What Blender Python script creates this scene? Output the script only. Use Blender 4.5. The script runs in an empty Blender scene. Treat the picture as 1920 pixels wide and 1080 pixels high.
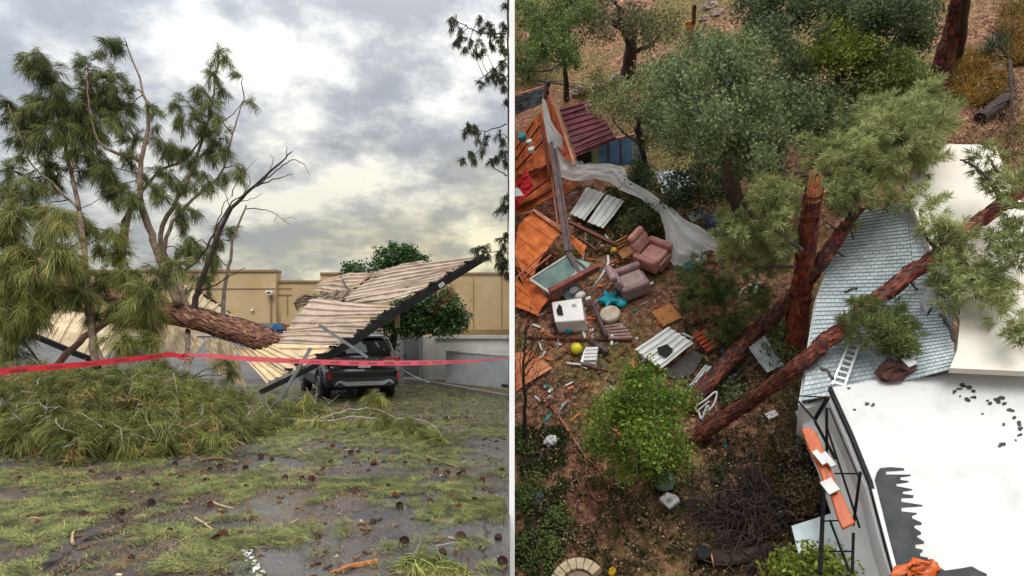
import bpy, math, random
import numpy as np
from mathutils import Vector, Matrix, Euler
random.seed(7); RNG = np.random.default_rng(11)
SC = bpy.context.scene
COL = SC.collection
# ------------------------------------------------------------------ camera, sky, sun, exposure
F = 1200.0; HZ = 625.0; CAMZ = 1.7
cam = bpy.data.cameras.new('camera'); camo = bpy.data.objects.new('camera', cam); COL.objects.link(camo)
camo.location = (0, 0, CAMZ); camo.rotation_euler = (math.radians(90), 0, 0)
cam.sensor_width = 36; cam.lens = 36*F/1920; cam.shift_y = (HZ-540)/1920
cam.clip_start = 0.1; cam.clip_end = 600
SC.camera = camo
SC.view_settings.view_transform = 'Standard'; SC.view_settings.look = 'None'
SC.view_settings.exposure = 0.95; SC.view_settings.gamma = 1; SC.view_settings.use_curve_mapping = False
SUN_EL = 50
sun = bpy.data.lights.new('sun', 'SUN'); sun.energy = 1.0; sun.angle = math.radians(30); sun.color = (1, .95, .88)
suno = bpy.data.objects.new('sun', sun); COL.objects.link(suno)
suno.rotation_euler = (math.radians(90-SUN_EL), 0, 0)      # shines from behind the camera
suno.location = (0, -10, 20)
W = bpy.data.worlds.new('World'); SC.world = W; W.use_nodes = True
def world():
    nt = W.node_tree; N = nt.nodes; L = nt.links; N.clear()
    def n(t, **k):
        o = N.new(t)
        for a, b in k.items(): setattr(o, a, b)
        return o
    def m(op, a, b=None, c=None, clamp=False):
        o = n('ShaderNodeMath', operation=op, use_clamp=clamp)
        for i, v in enumerate((a, b, c)):
            if v is None: continue
            if isinstance(v, (int, float)): o.inputs[i].default_value = v
            else: L.new(v, o.inputs[i])
        return o.outputs[0]
    def mix(f, a, b):
        o = n('ShaderNodeMix', data_type='RGBA')
        for i, v in ((0, f), (6, a), (7, b)):
            if isinstance(v, (int, float)): o.inputs[i].default_value = v
            elif isinstance(v, tuple): o.inputs[i].default_value = (*v, 1)
            else: L.new(v, o.inputs[i])
        return o.outputs[2]
    def noise(vec, sc, det, rough=.55, dist=0.0):
        o = n('ShaderNodeTexNoise'); o.inputs['Scale'].default_value = sc; o.inputs['Detail'].default_value = det
        o.inputs['Roughness'].default_value = rough; o.inputs['Distortion'].default_value = dist
        L.new(vec, o.inputs['Vector']); return o.outputs['Fac']
    tc = n('ShaderNodeTexCoord').outputs['Generated']
    sp = n('ShaderNodeSeparateXYZ'); L.new(tc, sp.inputs[0]); X, Y, Z = sp.outputs
    zc = m('ADD', m('MAXIMUM', Z, 0.0), 0.34)
    cb = n('ShaderNodeCombineXYZ')
    L.new(m('DIVIDE', X, zc), cb.inputs[0]); L.new(m('DIVIDE', Y, zc), cb.inputs[1]); cb.inputs[2].default_value = 3.7
    P = cb.outputs[0]
    big = noise(P, 2.7, 5, .5, 0.0); fine = noise(P, 6.0, 10, .62, 0.0)
    comb = m('ADD', m('MULTIPLY', big, .55), m('MULTIPLY', fine, .45))
    rp = n('ShaderNodeValToRGB'); L.new(comb, rp.inputs[0]); e = rp.color_ramp.elements
    e[0].position = .42; e[0].color = (.185, .193, .207, 1)
    e[1].position = .575; e[1].color = (.52, .505, .455, 1)
    for p, c in ((.465, (.225, .233, .243)), (.50, (.30, .304, .304)), (.54, (.40, .40, .38))):
        q = e.new(p); q.color = (*c, 1)
    # low sun glow behind the clouds near the horizon, strongest ahead
    hor = m('SUBTRACT', 1.0, m('MULTIPLY', m('MAXIMUM', Z, 0.0), 3.3), clamp=True)
    hor = m('POWER', hor, 1.2)
    ah = m('MULTIPLY_ADD', Y, .6, .4, clamp=True)
    az = m('ADD', m('MULTIPLY', X, 1.1), .85, clamp=True)
    warm = mix(m('MULTIPLY', m('MULTIPLY', hor, ah), m('MULTIPLY', az, .95)), rp.outputs[0],
               mix(m('MULTIPLY', m('SUBTRACT', fine, .38), 3.2, clamp=True), (.37, .32, .15), (1.0, .80, .25)))
    bl = m('MULTIPLY', m('SUBTRACT', m('MULTIPLY', X, -1.0), .25, clamp=True), .9, clamp=True)
    c2 = mix(m('MULTIPLY', bl, .55), warm, (.29, .34, .43))
    # clouds brighten towards the zenith, as overcast does
    up = m('MULTIPLY_ADD', m('POWER', m('MAXIMUM', Z, 0.0), 2.0), 4.2, .76)
    vm = n('ShaderNodeVectorMath', operation='SCALE'); L.new(c2, vm.inputs[0]); L.new(m('MULTIPLY', up, 10.0), vm.inputs['Scale'])
    sky = n('ShaderNodeTexSky', sky_type='NISHITA'); sky.sun_disc = False
    sky.sun_elevation = math.radians(SUN_EL); sky.sun_rotation = math.radians(180)
    c3 = mix(.93, sky.outputs[0], vm.outputs[0])
    gnd = mix(m('MULTIPLY', m('ADD', Z, .03), 30, clamp=True), (.8, .77, .7), c3)
    bg = n('ShaderNodeBackground'); L.new(gnd, bg.inputs[0]); bg.inputs[1].default_value = .1
    out = n('ShaderNodeOutputWorld'); L.new(bg.outputs[0], out.inputs[0])
world()
# ------------------------------------------------------------------ placing
def L3(px, py, d):                                     # left place: sight line at distance d
    return np.array([(px-960)/F*d, d, CAMZ+(HZ-py)/F*d])
def LG(px, py, z=0.0):                                 # left place: on the ground (or at height z)
    return L3(px, py, (CAMZ-z)*F/(py-HZ))
UPR = np.array([-.29, -.73, .615]); UPR = UPR/np.linalg.norm(UPR)   # the right place is a hillside; its up
CR = 13.6
AWAY = np.array([0, 1, 0.]) - UPR*UPR[1]; AWAY /= np.linalg.norm(AWAY)
SIDE = np.cross(AWAY, UPR)
def R3(px, py, h=0.0):                                 # right place: at height h above the slope
    r = np.array([(px-960)/F, 1.0, (HZ-py)/F])
    d = -(CR-h)/float(r@UPR)
    return r*d + np.array([0, 0, CAMZ])
RMAT = np.array([SIDE, AWAY, UPR]).T
ROT_R = Matrix(RMAT.tolist()).to_4x4()
# ------------------------------------------------------------------ objects
def sid(o, label=None, cat=None, group=None, kind=None):
    for k, v in (('label', label), ('category', cat), ('group', group), ('kind', kind)):
        if v: o[k] = v
    return o
class G:
    """collects geometry for one mesh"""
    def __init__(s): s.v = []; s.f = []
    def add(s, v, f):
        b = len(s.v); s.v.extend([tuple(map(float, p)) for p in v]); s.f.extend([tuple(b+i for i in q) for q in f]); return s
    def box(s, c, sx, sy, sz, M=None):
        c = np.array(c, float); M = np.eye(3) if M is None else M
        v = [c + M@np.array([x*sx/2, y*sy/2, z*sz/2]) for x in (-1, 1) for y in (-1, 1) for z in (-1, 1)]
        return s.add(v, [(0, 1, 3, 2), (4, 6, 7, 5), (0, 4, 5, 1), (2, 3, 7, 6), (0, 2, 6, 4), (1, 5, 7, 3)])
    def bar(s, a, b, w, h=None, up=(0, 0, 1)):
        a = np.array(a, float); b = np.array(b, float); h = h or w; d = b-a; l = np.linalg.norm(d); d = d/l
        up = np.array(up, float); x = np.cross(d, up)
        if np.linalg.norm(x) < 1e-3: x = np.cross(d, (1, 0, .1))
        x /= np.linalg.norm(x); z = np.cross(x, d)
        return s.box((a+b)/2, w, l, h, np.array([x, d, z]).T)
    def tube(s, pts, rad, seg=8, rough=0.0, cap=True):
        pts = [np.array(p, float) for p in pts]; n = len(pts)
        if isinstance(rad, (int, float)): rad = [rad]*n
        b = len(s.v); ref = np.array([.13, .37, .92]); x = None
        for i, p in enumerate(pts):
            t = pts[min(i+1, n-1)]-pts[max(i-1, 0)]; t = t/(np.linalg.norm(t)+1e-9)
            if x is None:
                x = np.cross(t, ref)
                if np.linalg.norm(x) < .1: x = np.cross(t, (1, 0, 0))
            x = x - t*(x@t); x /= np.linalg.norm(x); y = np.cross(t, x)
            for k in range(seg):
                a = 2*math.pi*k/seg; r = rad[i]*(1+(random.uniform(-rough, rough) if rough else 0))
                s.v.append(tuple(p+(x*math.cos(a)+y*math.sin(a))*r))
        for i in range(n-1):
            for k in range(seg):
                s.f.append((b+i*seg+k, b+i*seg+(k+1) % seg, b+(i+1)*seg+(k+1) % seg, b+(i+1)*seg+k))
        if cap:
            s.f.append(tuple(b+k for k in range(seg))[::-1]); s.f.append(tuple(b+(n-1)*seg+k for k in range(seg)))
        return s
    def prism(s, poly, off):                           # polygon (3d points) pushed along off
        n = len(poly); off = np.array(off, float)
        v = [np.array(p, float) for p in poly]; v += [p+off for p in v]
        return s.add(v, [tuple(range(n)), tuple(range(2*n-1, n-1, -1))]+[(i, i+n, (i+1) % n+n, (i+1) % n) for i in range(n)])
    def ball(s, c, r, seg=12, rings=8, M=None, sc=(1, 1, 1)):
        c = np.array(c, float); b = len(s.v); M = np.eye(3) if M is None else M
        for i in range(rings+1):
            t = math.pi*i/rings
            for k in range(seg):
                a = 2*math.pi*k/seg
                s.v.append(tuple(c+M@(r*np.array([math.sin(t)*math.cos(a)*sc[0], math.sin(t)*math.sin(a)*sc[1], math.cos(t)*sc[2]]))))
        for i in range(rings):
            for k in range(seg):
                s.f.append((b+i*seg+k, b+i*seg+(k+1) % seg, b+(i+1)*seg+(k+1) % seg, b+(i+1)*seg+k))
        return s
def link_mesh(name, me, mat, parent, world_space, smooth):
    o = bpy.data.objects.new(name, me)
    if mat: me.materials.append(mat)
    if smooth: me.polygons.foreach_set('use_smooth', [True]*len(me.polygons))
    COL.objects.link(o)
    if parent is not None:
        o.parent = parent
        if world_space: me.transform(parent['_inv'] if False else INV[top_of(parent).name])
    return o
INV = {}
def top_of(o):
    while o.parent is not None: o = o.parent
    return o
def mesh(name, g, mat, parent=None, smooth=False, ws=True, solid=0.0, bevel=0.0):
    me = bpy.data.meshes.new(name); me.from_pydata(g.v, [], g.f); me.update()
    o = link_mesh(name, me, mat, parent, ws, smooth)
    if solid:
        m = o.modifiers.new('thickness', 'SOLIDIFY'); m.thickness = solid; m.offset = 0
    if bevel:
        m = o.modifiers.new('bevel', 'BEVEL'); m.width = bevel; m.segments = 2; m.limit_method = 'ANGLE'
    return o
def top_mesh(name, g, mat, label, cat, base=None, group=None, kind=None, right=False, **k):
    """a thing that is one mesh, its origin at its base"""
    o = mesh(name, g, mat, None, **k)
    if base is not None:
        M = Matrix.Translation(Vector(base)) @ (ROT_R if right else Matrix.Identity(4))
        o.data.transform(M.inverted()); o.matrix_world = M; INV[o.name] = M.inverted()
    else: INV[o.name] = Matrix.Identity(4)
    return sid(o, label, cat, group, kind)
def thing(name, label, cat, base, group=None, right=False, rz=0.0):
    o = bpy.data.objects.new(name, None); COL.objects.link(o); o.empty_display_size = .2
    M = Matrix.Translation(Vector([float(c) for c in base])) @ (ROT_R if right else Matrix.Identity(4)) @ Matrix.Rotation(rz, 4, 'Z')
    o.matrix_world = M; INV[o.name] = M.inverted()
    return sid(o, label, cat, group)
def struct(name, g, mat, **k):
    o = mesh(name, g, mat, None, **k); o['kind'] = 'structure'; INV[o.name] = Matrix.Identity(4); return o
def copy_tree(o, parent=None):
    c = o.copy(); COL.objects.link(c)
    if parent is not None: c.parent = parent
    for ch in list(o.children): copy_tree(ch, c)
    return c
# ------------------------------------------------------------------ materials
def lin(h):
    if isinstance(h, tuple): return h
    c = [int(h[i:i+2], 16)/255 for i in (0, 2, 4)]
    return tuple(x/12.92 if x <= .04045 else ((x+.055)/1.055)**2.4 for x in c)
MC = {}
def mat(name, c1, c2=None, sc=4.0, rough=.7, bump=0.0, bsc=30.0, metal=0.0, spec=.5, third=None, stretch=(1, 1, 1), island=0.0, trans=0.0, coat=0.0, det=6, lo=.35, hi=.65, rvar=0.0, alpha=1.0):
    if name in MC: return MC[name]
    m = bpy.data.materials.new(name); m.use_nodes = True; nt = m.node_tree; N = nt.nodes; L = nt.links
    b = N['Principled BSDF']; b.inputs['Roughness'].default_value = rough; b.inputs['Metallic'].default_value = metal
    b.inputs['Specular IOR Level'].default_value = spec; b.inputs['Coat Weight'].default_value = coat
    c1 = lin(c1); c2 = lin(c2) if c2 else tuple(min(1, x*1.25) for x in c1)
    tc = N.new('ShaderNodeTexCoord'); mp = N.new('ShaderNodeMapping'); mp.inputs['Scale'].default_value = stretch
    L.new(tc.outputs['Object'], mp.inputs[0])
    n1 = N.new('ShaderNodeTexNoise'); n1.inputs['Scale'].default_value = sc; n1.inputs['Detail'].default_value = det; n1.inputs['Roughness'].default_value = .6
    L.new(mp.outputs[0], n1.inputs['Vector'])
    r = N.new('ShaderNodeValToRGB'); e = r.color_ramp.elements
    e[0].position = lo; e[0].color = (*c1, 1); e[1].position = hi; e[1].color = (*c2, 1)
    if third:
        q = e.new(min(.95, hi+.1)); q.color = (*lin(third), 1)
    L.new(n1.outputs['Fac'], r.inputs[0]); col = r.outputs[0]
    if island:
        ge = N.new('ShaderNodeNewGeometry'); hs = N.new('ShaderNodeHueSaturation')
        mr = N.new('ShaderNodeMapRange'); mr.inputs[3].default_value = 1-island; mr.inputs[4].default_value = 1+island
        L.new(ge.outputs['Random Per Island'], mr.inputs[0]); L.new(mr.outputs[0], hs.inputs['Value'])
        m2 = N.new('ShaderNodeMapRange'); m2.inputs[3].default_value = .5-.03*island; m2.inputs[4].default_value = .5+.03*island
        L.new(ge.outputs['Random Per Island'], m2.inputs[0]); L.new(m2.outputs[0], hs.inputs['Hue'])
        L.new(col, hs.inputs['Color']); col = hs.outputs[0]
    L.new(col, b.inputs['Base Color'])
    if bump:
        n2 = N.new('ShaderNodeTexNoise'); n2.inputs['Scale'].default_value = bsc; n2.inputs['Detail'].default_value = 4
        L.new(mp.outputs[0], n2.inputs['Vector']); bp = N.new('ShaderNodeBump'); bp.inputs['Strength'].default_value = bump; bp.inputs['Distance'].default_value = .02
        L.new(n2.outputs['Fac'], bp.inputs['Height']); L.new(bp.outputs[0], b.inputs['Normal'])
    if rvar:
        n3 = N.new('ShaderNodeTexNoise'); n3.inputs['Scale'].default_value = sc*.6; n3.inputs['Detail'].default_value = 5; L.new(tc.outputs['Object'], n3.inputs['Vector'])
        mr = N.new('ShaderNodeMapRange'); mr.inputs[1].default_value = .35; mr.inputs[2].default_value = .65; mr.inputs[3].default_value = max(.03, rough-rvar); mr.inputs[4].default_value = min(1, rough+rvar)
        L.new(n3.outputs['Fac'], mr.inputs[0]); L.new(mr.outputs[0], b.inputs['Roughness'])
    if alpha < 1: b.inputs['Alpha'].default_value = alpha
    if trans:
        t = N.new('ShaderNodeBsdfTranslucent'); L.new(col, t.inputs[0]); mx = N.new('ShaderNodeMixShader'); mx.inputs[0].default_value = trans
        L.new(b.outputs[0], mx.inputs[1]); L.new(t.outputs[0], mx.inputs[2]); L.new(mx.outputs[0], N['Material Output'].inputs[0])
    MC[name] = m; return m
# ------------------------------------------------------------------ foliage in bulk
def np_mesh(name, V, quads, tris, mat_, parent=None, kind='stuff'):
    me = bpy.data.meshes.new(name); nq = len(quads); ntr = len(tris)
    me.vertices.add(len(V)); me.vertices.foreach_set('co', np.asarray(V, np.float32).ravel())
    loops = np.concatenate([np.asarray(quads, np.int32).ravel(), np.asarray(tris, np.int32).ravel()])
    me.loops.add(len(loops)); me.loops.foreach_set('vertex_index', loops)
    st = np.concatenate([np.arange(nq)*4, nq*4+np.arange(ntr)*3]).astype(np.int32)
    me.polygons.add(nq+ntr); me.polygons.foreach_set('loop_start', st)
    me.update(calc_edges=True); me.validate()
    o = link_mesh(name, me, mat_, parent, True, False)
    if kind: o['kind'] = kind
    if parent is None: INV[o.name] = Matrix.Identity(4)
    return o
def nrm(a): return a/(np.linalg.norm(a, axis=-1, keepdims=True)+1e-9)
def blades(C, A, n, length, spread, droop, width, down, lvar=.3):
    """n narrow bent needles from every centre C along axis A"""
    K = len(C); C = np.repeat(C, n, 0); A = np.repeat(A, n, 0); M = K*n
    D = nrm(A + RNG.normal(size=(M, 3))*spread)
    Ln = (length*(1+RNG.uniform(-lvar, lvar, M)))[:, None]
    S = nrm(np.cross(D, RNG.normal(size=(M, 3))))*width/2
    C = C + RNG.normal(size=(M, 3))*length*.12
    dn = np.asarray(down, float)[None]
    mid = C + D*Ln*.5 + dn*Ln*droop*.12; tip = C + D*Ln*.92 + dn*Ln*droop*.5
    V = np.stack([C-S*.6, C+S*.6, mid-S, mid+S, tip], 1).reshape(-1, 3)
    b = np.arange(M)[:, None]*5
    return V, np.hstack([b, b+1, b+3, b+2]), np.hstack([b+2, b+3, b+4])
def leaves(C, n, size, spread, aspect=.5, down=(0, 0, -1), hang=.3):
    """n leaf-shaped faces scattered round every centre"""
    K = len(C); M = K*n; P = np.repeat(C, n, 0) + RNG.normal(size=(M, 3))*spread
    D = nrm(RNG.normal(size=(M, 3))+np.asarray(down)[None]*hang); S = nrm(np.cross(D, RNG.normal(size=(M, 3))))
    sz = (size*RNG.uniform(.6, 1.3, M))[:, None]
    V = np.stack([P-D*sz/2, P+S*sz*aspect/2, P+D*sz/2, P-S*sz*aspect/2], 1).reshape(-1, 3)
    b = np.arange(M)[:, None]*4
    return V, np.hstack([b, b+1, b+2, b+3]), np.zeros((0, 3), int)
def join(parts):
    Vs, Qs, Ts = [], [], []; o = 0
    for V, Q, T in parts:
        Vs.append(V); Qs.append(Q+o); Ts.append(T+o); o += len(V)
    return np.concatenate(Vs), np.concatenate(Qs), np.concatenate(Ts)
def vnoise(x, y, seed=0):
    def h(i, j):
        v = np.sin(i*127.1+j*311.7+seed*74.7)*43758.5453; return v-np.floor(v)
    i = np.floor(x); j = np.floor(y); u = x-i; v = y-j; u = u*u*(3-2*u); v = v*v*(3-2*v)
    return (h(i, j)*(1-u)+h(i+1, j)*u)*(1-v)+(h(i, j+1)*(1-u)+h(i+1, j+1)*u)*v
def fbm(x, y, seed=0): return (vnoise(x, y, seed)*.5+vnoise(x*2.1, y*2.1, seed+1)*.3+vnoise(x*4.3, y*4.3, seed+2)*.2)
def bez(pts, n=4, wob=0.0):
    """smooth line through points"""
    P = [np.array(p, float) for p in pts]; P = [2*P[0]-P[1]]+P+[2*P[-1]-P[-2]]; out = []
    for i in range(1, len(P)-2):
        for k in range(n):
            t = k/n; a, b, c, d = P[i-1:i+3]
            q = .5*((2*b)+(-a+c)*t+(2*a-5*b+4*c-d)*t*t+(-a+3*b-3*c+d)*t**3)
            out.append(q+np.array([random.gauss(0, wob) for _ in range(3)]) if wob and (i > 1 or k) else q)
    out.append(P[-2]); return out
def lerp_r(r0, r1, n, p=1.0): return [r0+(r1-r0)*(i/(n-1))**p for i in range(n)]
def sheet(quad, ribs=3, rib_h=.035, nu=12, bend=.03, seed=0, wob=.015, sag=0.0):
    """corrugated sheet: quad = TL, TR, BR, BL (world); ribs run TL->TR"""
    g = G(); TL, TR, BR, BL = [np.array(p, float) for p in quad]; rnd = random.Random(seed)
    N = np.cross(TR-TL, BL-TL); N /= np.linalg.norm(N); 
    if N[1] > 0: N = -N
    vs = [0.0]
    for k in range(ribs):
        c = (k+.5)/ribs; w = .11/ribs*1.6
        vs += [c-w, c-w*.45, c+w*.45, c+w]
    vs.append(1.0); hs = [0.0]+[0, 1, 1, 0]*ribs+[0.0]
    ph = rnd.uniform(0, 6); fr = rnd.uniform(3, 6)
    for j in range(nu+1):
        u = j/nu
        for v, h in zip(vs, hs):
            p = (TL*(1-u)+TR*u)*(1-v)+(BL*(1-u)+BR*u)*v
            off = h*rib_h+bend*math.sin(u*fr+v*2.5+ph)+rnd.uniform(-wob, wob)+sag*math.sin(math.pi*u)
            g.v.append(tuple(p+N*off))
    m = len(vs)
    for j in range(nu):
        for i in range(m-1): g.f.append((j*m+i, j*m+i+1, (j+1)*m+i+1, (j+1)*m+i))
    return g
_txt = {}
def text_mesh(s, mat_):
    if s not in _txt:
        cu = bpy.data.curves.new('text', 'FONT'); cu.body = s; cu.size = 1; cu.align_x = 'CENTER'; cu.align_y = 'CENTER'; cu.extrude = .01; cu.offset = .015
        t = bpy.data.objects.new('t', cu); COL.objects.link(t); bpy.context.view_layer.update()
        me = bpy.data.meshes.new_from_object(t.evaluated_get(bpy.context.evaluated_depsgraph_get())); bpy.data.objects.remove(t)
        me.materials.clear(); me.materials.append(mat_); _txt[s] = me
    return _txt[s]
def text(name, s, mat_, parent, origin, xdir, ydir, h, stretch=1.0):
    """letters lying in the plane xdir, ydir; world coordinates"""
    o = bpy.data.objects.new(name, text_mesh(s, mat_)); COL.objects.link(o); o.parent = parent
    x = np.array(xdir, float); x /= np.linalg.norm(x); y = np.array(ydir, float); y -= x*(x@y); y /= np.linalg.norm(y); z = np.cross(x, y)
    M = Matrix([[x[i]*h*stretch, y[i]*h, z[i]*h*.3, float(origin[i])] for i in range(3)]+[[0, 0, 0, 1]])
    o.matrix_basis = INV[top_of(parent).name] @ M
    return o
# ================================================================== THE LEFT PLACE: car park after the storm
def asphalt():
    m = bpy.data.materials.new('wet_asphalt'); m.use_nodes = True; nt = m.node_tree; N = nt.nodes; L = nt.links; b = N['Principled BSDF']
    tc = N.new('ShaderNodeTexCoord')
    def noise(sc, det, st=(1, 1, 1)):
        mp = N.new('ShaderNodeMapping'); mp.inputs['Scale'].default_value = st; L.new(tc.outputs['Object'], mp.inputs[0])
        o = N.new('ShaderNodeTexNoise'); o.inputs['Scale'].default_value = sc; o.inputs['Detail'].default_value = det; L.new(mp.outputs[0], o.inputs['Vector']); return o.outputs['Fac']
    def ramp(f, *st):
        r = N.new('ShaderNodeValToRGB'); L.new(f, r.inputs[0]); e = r.color_ramp.elements
        e[0].position, e[0].color = st[0][0], (*st[0][1], 1); e[1].position, e[1].color = st[-1][0], (*st[-1][1], 1)
        for p, c in st[1:-1]: q = e.new(p); q.color = (*c, 1)
        return r.outputs[0]
    base = ramp(noise(1.2, 8), (.35, (.04, .037, .041)), (.6, (.072, .067, .072)))
    grit = ramp(noise(90, 3), (.4, (.6, .6, .6)), (.62, (1.45, 1.42, 1.4)))
    mx = N.new('ShaderNodeMix'); mx.data_type = 'RGBA'; mx.blend_type = 'MULTIPLY'; mx.inputs[0].default_value = .8; L.new(base, mx.inputs[6]); L.new(grit, mx.inputs[7])
    vo = N.new('ShaderNodeTexVoronoi'); vo.feature = 'DISTANCE_TO_EDGE'; vo.inputs['Scale'].default_value = .42; 
    mp = N.new('ShaderNodeMapping'); L.new(tc.outputs['Object'], mp.inputs[0]); ns = N.new('ShaderNodeTexNoise'); ns.inputs['Scale'].default_value = 2.2; L.new(tc.outputs['Object'], ns.inputs['Vector'])
    va = N.new('ShaderNodeVectorMath'); va.operation = 'MULTIPLY_ADD'; L.new(ns.outputs['Color'], va.inputs[0]); va.inputs[1].default_value = (.5, .5, .5); L.new(mp.outputs[0], va.inputs[2]); L.new(va.outputs[0], vo.inputs['Vector'])
    cr = ramp(vo.outputs['Distance'], (0.0, (.12, .12, .12)), (.006, (.25, .25, .25)), (.012, (1, 1, 1)))
    m3 = N.new('ShaderNodeMix'); m3.data_type = 'RGBA'; m3.blend_type = 'MULTIPLY'; m3.inputs[0].default_value = 1; L.new(mx.outputs[2], m3.inputs[6]); L.new(cr, m3.inputs[7])
    # trodden needle litter, brown and green, in patches
    f = noise(2.2, 9, (1, .7, 1)); msk = ramp(f, (.54, (0, 0, 0)), (.62, (.42, .42, .42)))
    lit = ramp(noise(38, 8, (1, .5, 1)), (.38, (.022, .017, .010)), (.5, (.075, .068, .022)), (.60, (.20, .16, .07)))
    m4 = N.new('ShaderNodeMix'); m4.data_type = 'RGBA'; L.new(msk, m4.inputs[0]); L.new(m3.outputs[2], m4.inputs[6]); L.new(lit, m4.inputs[7])
    L.new(m4.outputs[2], b.inputs['Base Color'])
    rg = ramp(noise(.55, 7), (.40, (.42,)*3), (.48, (.25,)*3), (.54, (.06,)*3))
    mr = N.new('ShaderNodeMix'); mr.data_type = 'RGBA'; L.new(msk, mr.inputs[0]); L.new(rg, mr.inputs[6]); mr.inputs[7].default_value = (.8, .8, .8, 1)
    L.new(mr.outputs[2], b.inputs['Roughness'])
    bp = N.new('ShaderNodeBump'); bp.inputs['Strength'].default_value = .35; bp.inputs['Distance'].default_value = .005
    L.new(noise(60, 5), bp.inputs['Height']); L.new(bp.outputs[0], b.inputs['Normal'])
    return m
g = G()
g.add([(-70, -40, 0), (12, -40, 0), (12, 4.2, 0), (-.02, 4.2, 0), (-.02, 75, 0), (-70, 75, 0)], [(0, 1, 2, 3, 4, 5)])
g.prism([(-.02, 4.2, -.02), (-.02, 75, -.02), (-70, 75, -.02), (-70, -40, -.02), (12, -40, -.02), (12, 4.2, -.02)], (0, 0, -.6))
struct('car_park_ground', g, asphalt())
# the white wall that parts the two places
white = mat('painted_white_board', (.86, .86, .86), (.9, .9, .9), rough=.8)
g = G(); g.prism([(-.025, 6, -16), (-.025, 6, 5.2), (-.025, 20, 9), (-.025, 34, 21), (-.025, 60, 21), (-.025, 60, -16)], (.05, 0, 0))
struct('dividing_wall', g, white)
# -------------------------------------------------- perimeter walls
stucco = mat('grey_stucco', '7c7d80', '949494', sc=1.4, rough=.9, bump=.7, bsc=22, stretch=(1, 1, 2.2))
stucco_w = mat('white_stucco', 'b9b6ad', 'd6d4cc', sc=1.1, rough=.9, bump=.7, bsc=20, stretch=(1, 1, 2))
stucco_b = mat('blue_grey_stucco', '9fa3a8', 'b9bdc0', sc=1.6, rough=.9, bump=.6, bsc=24)
capm = mat('coping', 'a8a59c', 'c4c1b8', rough=.85)
dark = mat('gap_shade_and_fittings', (.03, .03, .03), rough=.9)  # dark tone for gate handle, lamp lens and the painted gap strip
D = 24.0
t = thing('perimeter_wall', 'long low grey stucco wall running behind the wrecked carport', 'wall', (L3(300, 700, D)[0], D, 0))
g = G(); x0 = L3(-260, 625, D)[0]; x1 = L3(700, 625, D)[0]; g.box(((x0+x1)/2, D+.1, .8), x1-x0, .2, 1.6)
mesh('wall_face', g, stucco, t); g = G(); g.box(((x0+x1)/2, D+.1, 1.64), x1-x0, .28, .08); mesh('coping', g, capm, t)
for k in range(12):
    xx = x0+.9+k*2.45; g = G(); g.box((xx, D-.015, .79), .36 if k % 3 == 0 else .06, .03, 1.56); mesh('pilaster', g, stucco, t)
t = thing('boundary_wall', 'tall whitewashed stucco wall right of the grey gate', 'wall', (L3(870, 700, 23)[0], 23, 0))
xa = L3(791, 0, 23)[0]; xb = -.06
g = G(); g.box(((xa+xb)/2, 23.1, .8), xb-xa, .2, 1.6); mesh('wall_face', g, stucco_w, t)
xc = L3(815, 0, 23)[0]; g = G(); g.box(((xc+xb)/2, 23.07, 1.58), xb-xc, .36, .13); mesh('coping', g, capm, t)
A = LG(836, 719); B = LG(953, 731); A[2] = B[2] = 0
t = thing('ramp_wall', 'low blue grey stucco ramp wall in front of the whitewashed wall', 'wall', (A+B)/2)
g = G(); g.prism([A+(0, 0, .0), B+(0, 0, .0), B+(0, 0, 1.0), A+(0, 0, 1.07)], (.08, .16, 0)); mesh('wall_face', g, stucco_b, t)
g = G(); g.prism([A+(-.02, -.02, 1.07), B+(0, -.02, 1.0), B+(0, -.02, 1.05), A+(-.02, -.02, 1.12)], (.1, .2, 0)); mesh('coping', g, capm, t)
g = G(); g.prism([A+(.1, -.012, .1), B+(0, -.012, .06), B+(0, -.012, .16), A+(.1, -.012, .17)], (.0, .01, 0)); mesh('drain_gap_shade', g, dark, t)  # solid dark strip; the shade of a gap is in its colour
# grey gate and its posts
gate_m = mat('dull_grey_steel', '5d5f5f', '747675', rough=.6, sc=2)
t = thing('metal_gate', 'plain grey metal gate door beside the whitewashed wall', 'gate', (L3(770, 700, 22.9)[0], 22.9, 0))
xa, xb = L3(756, 0, 22.9)[0], L3(789, 0, 22.9)[0]
g = G(); g.box(((xa+xb)/2, 22.92, .85), xb-xa-.06, .05, 1.42); mesh('door_leaf', g, gate_m, t)
for x in (xa-.18, xb-.02): g = G(); g.box((x+.02, 22.95, .82), .12 if x > xa else .36, .14, 1.64); mesh('gate_post', g, stucco, t)
g = G(); g.box(((xa+xb)/2, 22.95, 1.6), xb-xa, .1, .08); mesh('header', g, gate_m, t)
g = G(); g.box((xa+.06, 22.88, .9), .03, .04, .12); mesh('handle', g, dark, t)
# kerb, curving from the gate to the right
conc = mat('kerb_concrete', '6b635c', '857d74', sc=5, rough=.85, bump=.4)
kp = [LG(745, 716), LG(775, 719), LG(803, 722), LG(830, 727), LG(886, 738), LG(952, 750)]
kp = [p*[1, 1, 0] for p in kp]; kp = bez(kp, 2); g = G()
for a, b in zip(kp[:-1], kp[1:]):
    g.bar(a+(0, .08, .065), b+(0, .08, .065), .16, .13)
struct('kerb', g, conc)
beds = mat('bed_soil', '4a3b2c', '6b5638', sc=8, rough=.95)
g = G(); pts = [p+(0, .14, .03) for p in kp]; n = len(pts); back = [p+np.array([0, 2.2, 0]) for p in pts]
g.add(pts+back, [(i, i+1, n+i+1, n+i) for i in range(n-1)]); struct('planting_strip', g, beds)
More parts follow.
